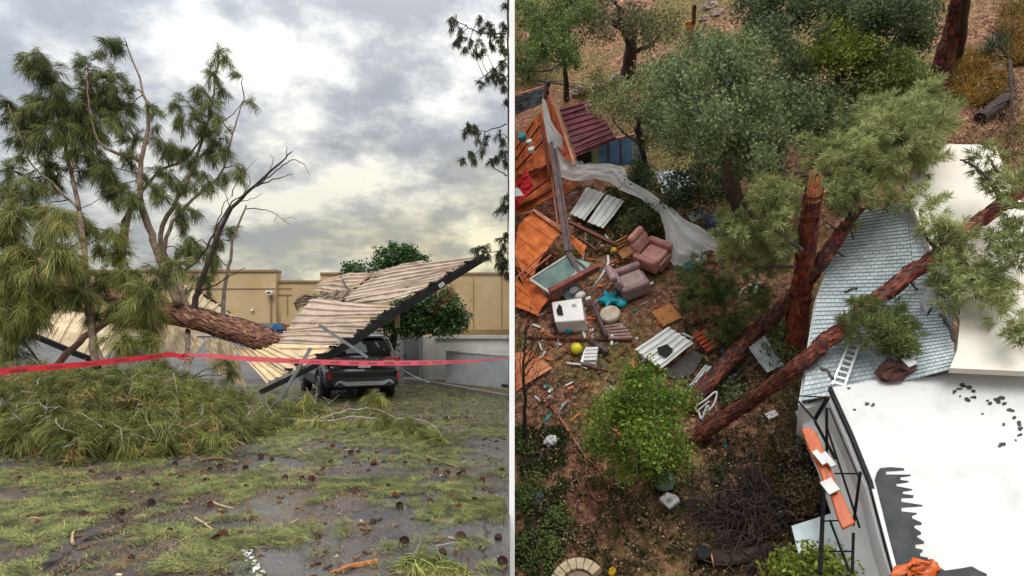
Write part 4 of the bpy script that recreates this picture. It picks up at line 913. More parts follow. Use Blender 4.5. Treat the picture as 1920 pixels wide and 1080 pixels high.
deck([(1588, 400, 2.6), (1700, 380, 3.1), (1718, 560, 3.1), (1532, 560, 2.6)]); deck([(1532, 560, 2.6), (1718, 560, 3.1), (1722, 708, 3.05), (1504, 752, 2.6)])
deck([(1718, 560, 3.12), (1785, 560, 3.36), (1792, 690, 3.28), (1722, 708, 3.07)])
shingles(R3(1588, 400, 2.62), R3(1700, 380, 3.12), R3(1718, 560, 3.12), R3(1532, 560, 2.62), 26, 12, 'shingle_courses')
shingles(R3(1532, 560, 2.62), R3(1718, 560, 3.12), R3(1722, 708, 3.07), R3(1504, 752, 2.62), 22, 20, 'shingle_courses')

shingles(R3(1718, 560, 3.14), R3(1785, 560, 3.38), R3(1792, 690, 3.30), R3(1722, 708, 3.09), 22, 8, 'shingle_courses')
shingles(R3(1700, 381, 3.13), R3(1706, 381, 3.14), R3(1785, 560, 3.38), R3(1718, 560, 3.14), 22, 5, 'shingle_courses')
# walls under the roof edges
def wallrun(pts, h, m_, nm, z0=0.0):
    P_ = RP(pts, h)
    for a, b in zip(P_[:-1], P_[1:]):
        g = G(); n_ = nrm(np.cross(b-a, UPR)); g.prism([a-UPR*.14, b-UPR*.14, b-UPR*(h-z0), a-UPR*(h-z0)], n_*.08); mesh(nm, g, m_, house)
wallrun([(1560, 732), (1600, 820), (1636, 910), (1666, 1022), (1700, 1130)], 3.0, wallw, 'wall'); wallrun([(1590, 402), (1535, 562), (1506, 752), (1560, 738)], 2.6, wallw, 'wall')
g = G(); ed = RP([(1556, 727), (1596, 815), (1632, 905), (1662, 1020), (1694, 1130)], 3.0)
for a, b in zip(ed[:-1], ed[1:]): g.bar(a-UPR*.02, b-UPR*.02, .06, .12, up=UPR)
mesh('black_gutter', g, blk, house)
g = G(); g.bar(R3(1638, 918, 3.1), R3(1684, 1090, 3.1), .05, .05, up=UPR); mesh('white_flashing', g, cream, house)
g = G(); P_ = [R3(1582, 800, 2.55), R3(1603, 850, 2.55), R3(1598, 905, 1.3), R3(1578, 860, 1.3)]; n_ = nrm(np.cross(P_[1]-P_[0], P_[3]-P_[0])); n_ = n_ if n_[0] < 0 else -n_
g.prism([p+n_*.05 for p in P_], n_*.05); w_ = mesh('window', g, blk, house); c = sum(P_)/4; g = G(); g.prism([c+(p-c)*.82+n_*.105 for p in P_], n_*.01); mesh('pane', g, mat('grey_pane', '8a8e90', 'a0a4a6', rough=.15), w_)
# bare dark patches where the coating has gone from the lower roof
patchm = mat('bare_grey_roof_patch', '2c2e31', '404347', sc=3, rough=.8)
def rpatch(pts, h=3.0, lift=.006): 
    g = G(); P_ = [p+UPR*lift for p in RP(pts, h)]; g.add(P_, [tuple(range(len(P_)))]); return g
rr = random.Random(5); big = [(1644, 886), (1650, 878), (1668, 876)]; y = 878
while y < 1062:
    e = np.interp(y, [878, 920, 980, 1062], [1682, 1708, 1716, 1738]); big += [((e2 := e+rr.uniform(0, 20)), y), (e2+rr.uniform(-3, 3), y+rr.uniform(2, 5)), ((e3 := e-rr.uniform(0, 22)), y+rr.uniform(5, 7)), (e3, y+rr.uniform(9, 12))]; y += rr.choice((12, 15, 18))
big += [(1762, 1064), (1772, 1070), (1800, 1066), (1822, 1062), (1836, 1070), (1850, 1076), (1852, 1110), (1690, 1110)]; big += [(1672, 1030), (1655, 960), (1640, 900)]
mesh('bare_patch', rpatch(big), patchm, house)
for (px, py, s, k) in ((1625, 757, 5, 5), (1636, 760, 4, 4), (1797, 728, 5, 4), (1806, 724, 6, 5), (1818, 726, 6, 5), (1826, 733, 5, 5), (1825, 744, 5, 5), (1815, 750, 6, 5), (1790, 735, 6, 4), (1800, 744, 3, 4), (1868, 752, 7, 5), (1876, 748, 6, 5), (1884, 758, 5, 5), (1850, 752, 4, 4), (1856, 756, 5, 5), (1893, 768, 5, 5), (1900, 785, 5, 5), (1908, 795, 6, 5), (1915, 806, 6, 4), (1912, 816, 5, 4), (1882, 796, 4, 4), (1878, 836, 8, 4), (1592, 729, 3, 5), (1602, 769, 3, 5), (1842, 776, 3, 4), (1899, 772, 6, 4), (1905, 825, 3, 4)):
    g = G()
    for i in range(k-1):
        cx_, cy_ = px+rr.uniform(-s, s)*.6, py+rr.uniform(-s, s)*.5; w_, h_ = s*rr.uniform(.35, .8), s*rr.uniform(.2, .5); gg = rpatch([(cx_-w_, cy_-h_), (cx_+w_*.8, cy_-h_*1.2), (cx_+w_*1.1, cy_), (cx_+w_*.7, cy_+h_), (cx_-w_*.9, cy_+h_*.8)], 3.0, .006+.002*i); g.add(gg.v, gg.f)
    mesh('bare_patch', g, patchm, house)
# things on the roof
alu = mat('aluminium', (.55, .56, .57), (.65, .66, .67), rough=.4, metal=.5)
t = thing('ladder', 'aluminium ladder lying on the blue grey shingle roof', 'ladder', R3(1582, 690, 2.8), right=True)
a0, a1, b0, b1 = R3(1560, 722, 2.9), R3(1582, 728, 2.9), R3(1594, 640, 2.95), R3(1612, 645, 2.95)
for a, b in ((a0, b0), (a1, b1)): g = G(); g.bar(a, b, .04, .07, up=UPR); mesh('rail', g, alu, t)
for k in range(8): f = (k+.5)/8; g = G(); g.bar(a0*(1-f)+b0*f, a1*(1-f)+b1*f, .05, .04, up=UPR); mesh('rung', g, alu, t)
t = thing('skylight', 'tilted white skylight panel on the shingle roof', 'skylight', R3(1745, 560, 3.2), right=True)
g = G(); g.prism(RP([(1726, 563, 3.45), (1752, 516, 3.5), (1770, 533, 3.35), (1738, 587, 3.3)], 0), DR*.1); mesh('panel', g, cream, t); g = G(); g.bar(R3(1738, 590, 3.2), R3(1772, 536, 3.25), .04, .1, up=UPR); mesh('frame', g, blk, t)
t = thing('roof_scrap', 'dark red crumpled scrap at the foot of the shingle roof', 'scrap', R3(1680, 690, 3.0), right=True)
b = R3(1681, 694, 3.1); g = G(); g.ball(b, .3, 12, 7, RMAT, (1.1, .6, .35)); g.v = [tuple(np.array(v)+RNG.normal(size=3)*.035) for v in g.v]; mesh('crumpled_sheet', g, mat('dark_clay', '3c2220', '5c332e', rough=.8), t); g = G(); g.box(b+SIDE*.22+UPR*.1, .16, .2, .04, RMAT); mesh('pale_edge', g, wallw, t)
sk_ = mat('dark_stick', '332c28', '554a44', rough=.8)
for i, (a, b, lab) in enumerate((((1583, 548), (1606, 542), 'short dark stick on the shingles left of the fallen trunk'), ((1540, 690), (1562, 712), 'dark stick beside the foot of the ladder'), ((1762, 590), (1790, 640), 'dark forked stick right of the white skylight'), ((1740, 516), (1770, 560), 'dark stick leaning over the white skylight'))):
    g = G(); pts = bez([R3(*a, 3.1 if a[0] < 1650 else 3.5), R3((a[0]+b[0])/2+3, (a[1]+b[1])/2-3, 3.15 if a[0] < 1650 else 3.55), R3(*b, 3.1 if a[0] < 1650 else 3.5)], 3, .01); g.tube(pts, .03, 5, .2); top_mesh('stick', g, sk_, lab, 'stick', pts[0], right=True)
b = R3(1612, 567, 3.0); g = G(); g.box(b, .22, .2, .12, RMAT); top_mesh('roof_vent', g, mat('dark_red_vent', '4a2c2a', '5f3a36', rough=.7), 'small dark red vent box on the blue grey shingles', 'vent', b, right=True)
orange = mat('orange_plastic', 'a84818', 'cc6226', sc=5, rough=.45, bump=.1)
g = G(); b = R3(1712, 1078, 3.15); g.ball(b, .34, 16, 10, RMAT, (1.05, .5, .28)); 
for i in range(len(g.v)): g.v[i] = tuple(np.array(g.v[i])+RNG.normal(size=3)*.03)
top_mesh('orange_tarp', g, orange, 'crumpled orange tarp at the bottom edge on the white roof', 'tarp', b, right=True, smooth=True)
# porch frame left of the white roof
t = thing('porch', 'damaged white porch with black posts beside the white roofed house', 'porch', R3(1540, 950), right=True)
slab([(1500, 765, 2.0), (1552, 745, 2.3), (1592, 850, 2.3), (1650, 1010, 2.3), (1648, 1100, 2.2), (1604, 1100, 1.8), (1560, 960, 1.6), (1535, 885, 1.6), (1512, 830, 1.8)], 0, .08, wallw, 'deck', t)
slab([(1484, 986), (1560, 962), (1598, 1078), (1508, 1078)], 1.7, .08, mat('pale_blue_roofing', '9fb0b8', 'c2ced3', sc=2, rough=.6), 'small_roof', t)
slab([(1496, 790), (1535, 845), (1566, 960), (1494, 978)], .25, .06, blk, 'dark_opening_shade', t)  # black slab stands in for the shade of an opening beside the deck
for a, b, w in (((1550, 765, 2.7), (1550, 885, 1.0), .06), ((1488, 742, 2.2), (1530, 790, 1.6), .06), ((1553, 745, 2.8), (1528, 786, 2.0), .09), ((1613, 885, 2.8), (1600, 985, 1.2), .06), ((1490, 742, 2.4), (1556, 745, 2.6), .04), ((1550, 800, 2.2), (1612, 990, 1.4), .05), ((1555, 765, 2.8), (1612, 900, 2.6), .04),
              ((1545, 905, 1.2), (1538, 1075, 1.8), .09), ((1600, 1000, 2.0), (1598, 1075, 1.8), .06), ((1556, 975, 1.8), (1592, 1070, 1.8), .05), ((1528, 790, 1.7), (1566, 860, 1.7), .07), ((1565, 888, 2.0), (1615, 888, 2.4), .035), ((1545, 977, 1.9), (1600, 975, 2.0), .035), ((1540, 1034, 1.9), (1596, 1034, 2.0), .035)):
    g = G(); g.bar(R3(a[0], a[1], a[2]+.5), R3(b[0], b[1], b[2]+(.5 if b[2] > 1.9 else .95)), w*.55, w*.55, up=(0, 1, 0)); mesh('post', g, blk, t)
for a, b in (((1497, 770, 1.8), (1512, 805, 1.5)), ((1512, 768, 2.0), (1530, 820, 1.7)), ((1524, 770, 2.0), (1545, 820, 1.8))): g = G(); g.bar(R3(*a), R3(*b), .13, .05, up=UPR); mesh('white_board', g, cream, t)
for i, (pts, lab) in enumerate((([(1502, 803, 2.6), (1516, 800, 2.6), (1532, 812, 2.6), (1546, 846, 2.6), (1556, 905, 2.6), (1546, 908, 2.6), (1536, 880, 2.6), (1516, 840, 2.6)], 'upper long orange plastic panel lying over the porch rail'), ([(1546, 848, 2.6), (1562, 888, 2.6), (1574, 925, 2.6), (1562, 935, 2.6), (1548, 910, 2.6), (1543, 880, 2.6)], 'middle orange plastic panel wedged in the porch frame'), ([(1557, 925, 2.6), (1573, 915, 2.6), (1604, 980, 2.6), (1580, 992, 2.6), (1569, 968, 2.6)], 'lowest orange plastic panel at the foot of the porch'))):
    g = G(); g.prism(RP(pts, 0), DR*.07); top_mesh('plastic_slide', g, orange, lab, 'panel', R3(pts[0][0], pts[0][1], 2.5), right=True, bevel=.02)
g = G(); g.box(R3(1553, 862, 2.7), .1, .28, .05, RMAT); g.box(R3(1537, 858, 2.7), .1, .28, .05, RMAT); g.box(R3(1556, 912, 2.7), .2, .24, .05, RMAT); top_mesh('white_foam_scraps', g, cream, 'white foam scraps between the orange panels', 'scrap', R3(1550, 880, 1.9), right=True, kind='stuff')
b = R3(1447, 779, .05); g = G(); g.box(b, .24, .16, .1, RMAT); top_mesh('white_block', g, cream, 'small white block on bare dark soil beside the house', 'block', b, right=True)
# -------------------------------------------------- fallen and broken trunks
redbark = mat('red_wet_bark', '38201a', '6a3a2e', sc=7, rough=.7, bump=1.0, bsc=14, third='8c5848', lo=.38, hi=.58)
redbark2 = mat('bright_orange_bark', '57241a', 'a04a2e', sc=6, rough=.75, bump=1.0, bsc=12, third='c06a3e', lo=.38, hi=.58)
splint = mat('splintered_wood', 'b87a48', 'd8a878', sc=14, rough=.8)
plate_r = mat('red_bark_plate', '5e281e', '8f4a3a', sc=5, rough=.85, island=.5)
def rtrunk(par, pp, r0, r1, m_=redbark, nm='trunk', seg=16, plates=0, wob=.012):
    pts = bez([R3(*a) for a in pp], 6, wob); rd = lerp_r(r0, r1, len(pts)); g = G(); g.tube(pts, rd, seg, .07); mesh(nm, g, m_, par, smooth=False)
    if plates:
        V, Q = [], []
        for _ in range(plates):
            i = random.randrange(len(pts)-1); f = random.random(); p = pts[i]*(1-f)+pts[i+1]*f; t_ = nrm(pts[i+1]-pts[i]); a = random.uniform(0, 6.283); x = nrm(np.cross(t_, UPR)); y = np.cross(t_, x)
            o_ = x*math.cos(a)+y*math.sin(a); s_ = np.cross(t_, o_); l, w = random.uniform(.05, .13), random.uniform(.02, .045); c = p+o_*(rd[i]+.004); b = len(V)
            V += [c-t_*l-s_*w*.5, c-t_*l*.2+s_*w+o_*.015, c+t_*l+s_*w*.3+o_*.025, c+t_*l*.3-s_*w+o_*.01]; Q.append((b, b+1, b+2, b+3))
        np_mesh('bark_plates', np.array(V), np.array(Q), np.zeros((0, 3), int), plate_r, par)
    return pts
ta = thing('fallen_pine', 'long fallen pine leaning from the ground up across both house roofs', 'tree', R3(1310, 815), right=True)
A_pts = rtrunk(ta, [(1306, 818, .2), (1400, 755, 1.3), (1500, 682, 2.75), (1580, 615, 3.15), (1660, 547, 3.5), (1752, 482, 3.75), (1850, 405, 4.0), (1940, 340, 4.2)], .168, .10, plates=900)
rtrunk(ta, [(1880, 385, 4.0), (1860, 345, 4.4), (1825, 310, 4.5), (1800, 300, 4.5)], .05, .015, barkd, 'branch', 7); rtrunk(ta, [(1890, 385, 4.1), (1925, 385, 4.3), (1960, 392, 4.4)], .07, .03, barkd, 'branch', 7)
rtrunk(ta, [(1905, 350, 4.2), (1870, 320, 4.5), (1850, 290, 4.5)], .04, .012, barkd, 'branch', 7)
for pp in ([(1700, 520, 3.6), (1712, 535, 3.5), (1722, 545, 3.4)], [(1760, 470, 3.7), (1735, 440, 4.2), (1725, 400, 4.3)], [(1745, 500, 3.6), (1790, 560, 3.7), (1798, 590, 3.7)], [(1790, 450, 3.9), (1820, 520, 4.0), (1830, 560, 4.0)], [(1665, 545, 3.5), (1650, 600, 3.5), (1660, 660, 3.4)]): rtrunk(ta, pp, .035, .012, barkd, 'branch', 6)
tb = thing('fallen_pine', 'dark fallen pine trunk lying behind the broken standing stump', 'tree', R3(1285, 760), right=True)
rtrunk(tb, [(1288, 762, .25), (1340, 705, .35), (1410, 630, .7), (1480, 566, 1.7), (1540, 490, 2.95), (1575, 440, 3.2), (1610, 390, 3.4)], .22, .09, mat('dark_red_bark', '2a1713', '523229', sc=7, rough=.7, bump=1, bsc=14, third='785549', lo=.38, hi=.58), plates=500)
for pp in ([(1560, 465, 3.1), (1578, 478, 2.9), (1590, 480, 2.8)], [(1578, 440, 3.2), (1560, 425, 3.4), (1540, 410, 3.5)], [(1590, 420, 3.3), (1598, 440, 3.0), (1600, 450, 2.9)]): rtrunk(tb, pp, .025, .008, barkd, 'branch', 5)
tcx = thing('broken_pine', 'upright snapped pine stem with bright red orange bark and splintered top', 'tree', R3(1487, 668), right=True)
H_ = hof(1487, 668, 350)
C_pts = rtrunk(tcx, [(1486, 672, 0), (1497, 590, H_*.26), (1506, 520, H_*.48), (1516, 430, H_*.75), (1527, 358, H_)], .25, .13, redbark2, plates=700)
g = G(); tp_ = C_pts[-1]
for k in range(11):
    a = 2*math.pi*k/11; o_ = SIDE*math.cos(a)+AWAY*math.sin(a); g.prism([tp_+o_*.11-UPR*.2+SIDE*.03, tp_+o_*.11-UPR*.2-SIDE*.04, tp_+o_*.10+UPR*random.uniform(.1, .5)], -o_*.04)
mesh('splintered_top', g, splint, tcx)
g = G()
for k in range(9): i = random.randrange(6, len(C_pts)-1); p = C_pts[i]+SIDE*.11-AWAY*.11; g.bar(p, p+(C_pts[min(i+2, len(C_pts)-1)]-C_pts[i])*1.0+SIDE*.02, .035, .03, up=UPR)
mesh('torn_strips', g, splint, tcx)['kind'] = 'stuff'
tt = thing('pine_tree', 'tall leaning reddish pine trunk at the top right of the hillside', 'tree', R3(1757, 172), right=True)
hT = hof(1757, 172, -60)
rtrunk(tt, [(1757, 178, 0), (1770, 110, hT*.25), (1790, 40, hT*.5), (1806, -20, hT*.75), (1820, -90, hT)], .27, .2, mat('deep_red_bark', '2c120d', '5e2c20', sc=6, rough=.75, bump=1, bsc=12, third='7d4030', lo=.38, hi=.58), plates=300)
t2 = thing('pine_tree', 'slim dark pine trunk just right of the tall leaning one', 'tree', R3(1796, 108), right=True); rtrunk(t2, [(1796, 110, 0), (1806, 50, 2), (1814, -40, 5)], .14, .1, barkd, seg=10)
g = G(); g.tube([R3(1769, 158, .1), R3(1772, 190, .1)], .05, 6); top_mesh('white_pipe', g, cream, 'short white pipe at the foot of the tall leaning pine', 'pipe', R3(1772, 190), right=True)
b = R3(1865, 205, .15); g = G(); g.tube([b-SIDE*.55-AWAY*.1, b+SIDE*.5+AWAY*.15], .2, 10, .1); g.box(b+UPR*.15, .7, .14, .1, RMAT); top_mesh('black_log', g, barkd, 'short black charred log on the red leaf litter', 'log', b, right=True)
# -------------------------------------------------- crowns
def crown(par, lobes, m_, n_=26, size=.10, spread=.13, kind='leaf', nm='crown', k_=1.0, nl=.2, wd=.02, cl=9):
    cs, ax = [], []
    for (px, py, rx, ry, h, hr, k) in lobes:
        for _ in range(max(2, int(k*k_/cl*1.15))):
            a = random.uniform(0, 6.28); r = random.random()**.5; x, y = px+rx*r*math.cos(a), py+ry*r*math.sin(a); top = (1-r*r)**.5
            c0 = R3(x, y, max(.1, h+hr*(top*random.uniform(-.4, 1.1)-.3))); rad = random.uniform(.16, .34)
            for _ in range(cl):
                o_ = nrm(RNG.normal(size=3)+UPR*.5); c = c0+o_*rad*random.uniform(.5, 1.1)
                if c[0] < .15: continue
                cs.append(c); ax.append(o_+UPR*.3+RNG.normal(size=3)*.25)
    cs = np.array(cs); ax = nrm(np.array(ax))
    if kind == 'leaf': V, Q, T = leaves(cs, n_, size, spread, .55, UPR, .2)
    else: V, Q, T = blades(cs, ax, n_, nl, .65, .3, wd, DR)
    V[:, 0] = np.maximum(V[:, 0], .05)
    return np_mesh(nm, V, Q, T, m_, par)
def lm(nm, a, b, **k):
    a = tuple(x*1.25 for x in a); b = tuple(x*1.25 for x in b)
    return mat(nm, a, b, sc=k.pop('sc', 1.1), rough=.6, island=k.pop('island', .5), trans=.38, spec=.25, **k)
olive = lm('olive_leaves', (.085, .10, .035), (.24, .25, .11)); greyg = lm('grey_green_leaves', (.055, .085, .032), (.19, .225, .10)); darkg = lm('deep_green_leaves', (.03, .05, .022), (.105, .13, .06))
yellg = lm('yellow_green_leaves', (.11, .14, .022), (.28, .31, .065)); brightg = lm('bright_green_leaves', (.055, .105, .012), (.19, .26, .045)); brownl = lm('brown_green_leaves', (.06, .05, .02), (.14, .11, .05)); pineg = lm('soft_pine_needles', (.12, .15, .05), (.38, .39, .17)); pined = lm('shaded_pine_needles', (.055, .08, .028), (.19, .215, .075))  # shaded needles: shade put into a darker copy of the pine colour
def rtree(name, label, base, top, r0, lobes, m_, cat='tree', bk=barkd, limbs=7, grp=None, **k):
    t = thing(name, label, cat, R3(*base), grp, right=True); b = R3(*base); h = max(l[4] for l in lobes)
    c0 = R3(top[0], top[1], h*.85); pts = bez([b, b*.5+c0*.5+RNG.normal(size=3)*.08, c0], 5, .015); g = G(); g.tube(pts, lerp_r(r0, r0*.35, len(pts)), 9, .1); mesh('trunk', g, bk, t, smooth=True)
    for _ in range(limbs):
        l = random.choice(lobes); a = random.uniform(0, 6.28); e = R3(l[0]+l[2]*.7*math.cos(a), l[1]+l[3]*.7*math.sin(a), l[4]); s_ = pts[random.randrange(4, len(pts)-1)]
        if e[0] < .2: continue
        g = G(); g.tube(bez([s_, (s_+e)/2+RNG.normal(size=3)*.1, e], 3, .02), lerp_r(r0*.4, .015, 7), 5, .1); mesh('limb', g, bk, t)
    crown(t, lobes, m_, **k); return t
rtree('broad_tree', 'large rounded grey green tree in the middle of the hillside', (1395, 402), (1345, 210), .26, [(1330, 175, 118, 100, 5.2, 1.6, 620), (1310, 240, 80, 55, 4.6, 1.0, 200), (1400, 250, 70, 90, 4.4, 1.2, 240), (1370, 110, 75, 45, 5.2, .8, 130)], greyg, size=.09, bk=mat('grey_trunk_bark', '4a4038', '6e6256', sc=6, rough=.9, bump=.6), limbs=14)
rtree('broad_tree', 'yellowish olive tree between the maroon roof and the large rounded tree', (1215, 330), (1190, 240), .12, [(1175, 190, 60, 42, 3.6, 1, 130), (1228, 232, 38, 38, 3.3, .8, 80), (1152, 186, 30, 30, 3.2, .7, 45), (1230, 165, 45, 40, 3.9, .8, 80)], olive, size=.085)
rtree('broad_tree', 'green tree with straight dark trunk at the top left of the hillside', (1062, 186), (1055, 40), .12, [(1010, 40, 60, 70, 4.6, 1.2, 200), (1060, 70, 50, 50, 4.4, 1, 130), (1085, 20, 30, 35, 4.8, .8, 60), (980, 110, 24, 40, 3.2, .8, 40)], lm('leaf_green_leaves', (.045, .075, .022), (.15, .20, .06)))
rtree('broad_tree', 'dull olive tree with stout dark trunk at the top of the hillside', (1178, 142), (1180, 30), .30, [(1170, 35, 85, 42, 4.2, 1.2, 150), (1230, 60, 50, 40, 3.6, 1, 70), (1130, 10, 40, 30, 4.5, 1, 50)], lm('dull_olive_leaves', (.065, .065, .03), (.17, .16, .075)), limbs=12, n_=18)
rtree('broad_tree', 'very dark tree mass at the top middle of the hillside', (1475, 118), (1490, 20), .16, [(1480, 40, 75, 62, 4.4, 1.4, 230), (1420, 20, 36, 50, 4, 1, 70)], darkg)
rtree('broad_tree', 'very dark spreading tree with grey branches at the top right of the hillside', (1640, 120), (1640, 20), .16, [(1630, 10, 95, 40, 4.0, 1.2, 230), (1715, 50, 40, 46, 3.0, 1, 110), (1600, 55, 60, 26, 2.2, .8, 70)], darkg, limbs=14)
rtree('broad_tree', 'grey green bushy tree right of the large rounded tree', (1555, 262), (1540, 180), .12, [(1500, 190, 68, 66, 3.2, 1.2, 240), (1575, 200, 52, 60, 3.0, 1, 150), (1480, 130, 40, 40, 3.2, 1, 60), (1450, 270, 46, 60, 2.6, 1, 110)], greyg)
rtree('sapling', 'yellow green upright shrub tallest of the three saplings', (1572, 165), (1570, 70), .05, [(1562, 80, 20, 38, 3.8, .6, 80), (1545, 100, 18, 28, 3.6, .5, 40), (1585, 115, 24, 28, 3.4, .5, 40)], yellg, cat='shrub')
rtree('sapling', 'yellow green slim shrub middle of the three saplings', (1612, 150), (1608, 85), .04, [(1608, 88, 14, 34, 3.6, .5, 55), (1600, 110, 18, 20, 3.3, .4, 30)], yellg, cat='shrub')
rtree('sapling', 'yellow green spreading shrub rightmost of the three saplings', (1672, 190), (1665, 120), .05, [(1655, 120, 18, 36, 3.4, .5, 70), (1678, 125, 16, 34, 3.4, .5, 60), (1640, 150, 24, 26, 3.2, .5, 50), (1705, 150, 20, 26, 3.2, .5, 50), (1720, 180, 24, 22, 3.0, .5, 40)], lm('lime_leaves', (.055, .08, .018), (.15, .18, .05)), cat='shrub')
rtree('broad_tree', 'fresh bright green tree standing alone in the lower yard', (1235, 915), (1215, 780), .10, [(1172, 740, 28, 46, 3.2, .6, 70), (1200, 698, 20, 32, 3.5, .6, 45), (1155, 800, 42, 48, 2.4, .9, 110), (1225, 800, 40, 64, 2.8, .9, 120), (1262, 760, 18, 46, 2.5, .5, 50), (1190, 872, 40, 34, 1.5, .6, 80), (1258, 860, 26, 40, 1.6, .6, 56), (1132, 830, 24, 16, 1.6, .4, 20), (1232, 720, 14, 26, 3.0, .4, 18)], brightg, n_=24, size=.085, limbs=12, k_=.72)
def shrub(label, lobes, m_, base, nm='shrub', **k):
    t = thing(nm, label, 'shrub', R3(*base), right=True); g = G()
    for l in lobes:
        for _ in range(4): a = random.uniform(0, 6.28); e = R3(l[0]+l[2]*.5*math.cos(a), l[1]+l[3]*.5*math.sin(a), l[4]); s_ = R3(*base); g.tube([s_, (s_+e)/2+UPR*.1, e], [.03, .02, .008], 5)
    mesh('stems', g, barkd, t); crown(t, lobes, m_, **k); return t
shrub('dark green undergrowth behind the white plastic sheeting', [(1210, 400, 42, 24, .6, .5, 60), (1300, 355, 55, 34, 1.0, .6, 110), (1225, 330, 40, 26, .9, .5, 60), (1350, 330, 50, 40, 1.2, .6, 90)], darkg, (1280, 380))
shrub('low olive shrub at the lower right of the corrugated sheets', [(1215, 425, 36, 20, .4, .3, 45), (1185, 345, 26, 14, .5, .3, 25)], olive, (1215, 430))
shrub('brown and green scrub at the left edge below the trees', [(985, 130, 22, 40, .8, .5, 50), (1010, 115, 22, 24, .7, .5, 30), (1110, 165, 26, 26, .5, .4, 24)], brownl, (990, 150))
shrub('low green weeds at the lower left edge of the yard', [(990, 930, 28, 36, .25, .25, 50), (1010, 1040, 40, 36, .2, .25, 50), (1050, 960, 20, 20, .2, .2, 22), (975, 870, 12, 40, .3, .3, 24)], lm('weed_leaves', (.07, .11, .03), (.19, .25, .08)), (1000, 960), size=.07)
shrub('green vine and weeds among the fallen trunks', [(1372, 745, 16, 14, .3, .3, 16), (1462, 640, 28, 30, .6, .5, 45)], greyg, (1350, 740))
shrub('brown leafy creeper along the wall of the damaged porch', [(1508, 700, 14, 40, .8, .8, 50), (1495, 800, 12, 80, .8, .8, 60), (1492, 880, 12, 60, .8, .8, 40), (1515, 930, 24, 30, 1.1, .4, 40)], lm('brown_creeper_leaves', (.06, .045, .025), (.16, .12, .07)), (1500, 850), size=.07)
shrub('bright green bush tips at the bottom edge below the porch', [(1530, 1068, 36, 14, 2.2, .5, 60), (1480, 1080, 20, 8, 2.0, .4, 24), (1575, 1078, 40, 8, 2.1, .4, 30)], yellg, (1530, 1110))
shrub('rust and green scrub at the far right edge of the hillside', [(1890, 60, 34, 60, .5, .5, 60), (1850, 50, 30, 30, .5, .5, 30), (1905, 240, 20, 36, .4, .4, 30)], lm('rust_scrub_leaves', (.09, .055, .025), (.2, .14, .06)), (1890, 90), size=.07, n_=18)
t = thing('yucca', 'small spiky blue green yucca among the golden grass', 'plant', R3(1862, 95), right=True); P = R3(1862, 92, .25)[None]; V, Q, T = blades(P, UPR[None], 90, .55, .8, .2, .035, DR); np_mesh('spikes', V, Q, T, lm('yucca_leaves', (.04, .07, .04), (.09, .13, .08)), t, kind=None)
# pine boughs on trunks and roofs
def boughs(par, lobes, m_, **k): return crown(par, lobes, m_, kind='needle', n_=34, nl=.17, wd=.013, nm='needles', cl=10, **k)
tp1 = thing('snapped_pine_top', 'large pale green pine crown snapped over above the shingle roof', 'branches', R3(1600, 400), right=True)
for pp in ([(1600, 410, 3.6), (1580, 360, 4.0), (1620, 300, 4.4), (1700, 240, 4.6)], [(1580, 360, 4.0), (1560, 330, 4.3), (1500, 330, 4.2)]): rtrunk(tp1, pp, .05, .02, barkd, 'limb', 8)
boughs(tp1, [(1725, 215, 60, 42, 4.6, 1.2, 190), (1660, 245, 70, 50, 4.4, 1.2, 220), (1600, 300, 75, 48, 4.2, 1.2, 230), (1690, 310, 50, 34, 4.0, 1, 120), (1740, 270, 48, 36, 4.2, 1, 110), (1560, 345, 50, 36, 4.2, 1, 110), (1625, 370, 50, 28, 3.9, .8, 80), (1530, 300, 40, 36, 4.0, 1, 70)], pineg)
tp2 = thing('broken_pine_bough', 'drooping green pine bough hanging left of the splintered stem', 'branches', R3(1430, 480), right=True)
for pp in ([(1505, 470, 4.2), (1450, 430, 4.0), (1400, 440, 3.4)], [(1490, 500, 3.8), (1430, 500, 3.0), (1370, 520, 2.2)]): rtrunk(tp2, pp, .035, .012, barkd, 'limb', 8)
boughs(tp2, [(1450, 370, 42, 40, 4.2, 1, 110), (1400, 430, 48, 36, 3.4, .9, 110), (1465, 450, 34, 50, 3.4, .9, 110), (1425, 500, 40, 26, 2.6, .6, 80), (1380, 475, 36, 26, 2.8, .6, 60), (1480, 400, 24, 40, 4.2, .8, 50)], pineg)
tp3 = thing('broken_pine_bough', 'dark green pine bough lying on the ground beside the plastic sheeting', 'branches', R3(1350, 580), right=True)
rtrunk(tp3, [(1440, 560, .8), (1380, 560, .8), (1310, 540, .6)], .05, .02, barkd, 'limb', 8)
boughs(tp3, [(1320, 535, 52, 40, 1.0, .7, 150), (1375, 570, 58, 42, 1.0, .7, 150), (1300, 560, 30, 26, .6, .4, 40), (1360, 615, 40, 22, .5, .4, 40)], pined)
boughs(ta, [(1655, 622, 44, 36, 3.5, .4, 100), (1690, 635, 34, 28, 3.5, .4, 60), (1615, 600, 22, 32, 3.5, .4, 36), (1640, 570, 16, 20, 3.6, .3, 16)], pined)
boughs(ta, [(1760, 415, 30, 26, 4.2, .2, 34), (1800, 445, 46, 16, 4.1, .2, 50), (1870, 440, 36, 18, 4.2, .2, 30), (1790, 500, 32, 18, 4.0, .2, 36), (1850, 525, 48, 28, 4.0, .2, 70), (1905, 480, 20, 50, 4.2, .3, 50), (1880, 570, 40, 18, 3.9, .3, 36), (1790, 545, 30, 22, 3.9, .4, 30), (1835, 300, 34, 22, 4.5, .4, 14), (1850, 345, 26, 20, 4.4, .3, 10), (1905, 620, 20, 22, 3.9, .3, 22), (1730, 390, 26, 18, 4.2, .4, 16), (1910, 350, 16, 60, 4.6, .5, 36)], pineg)
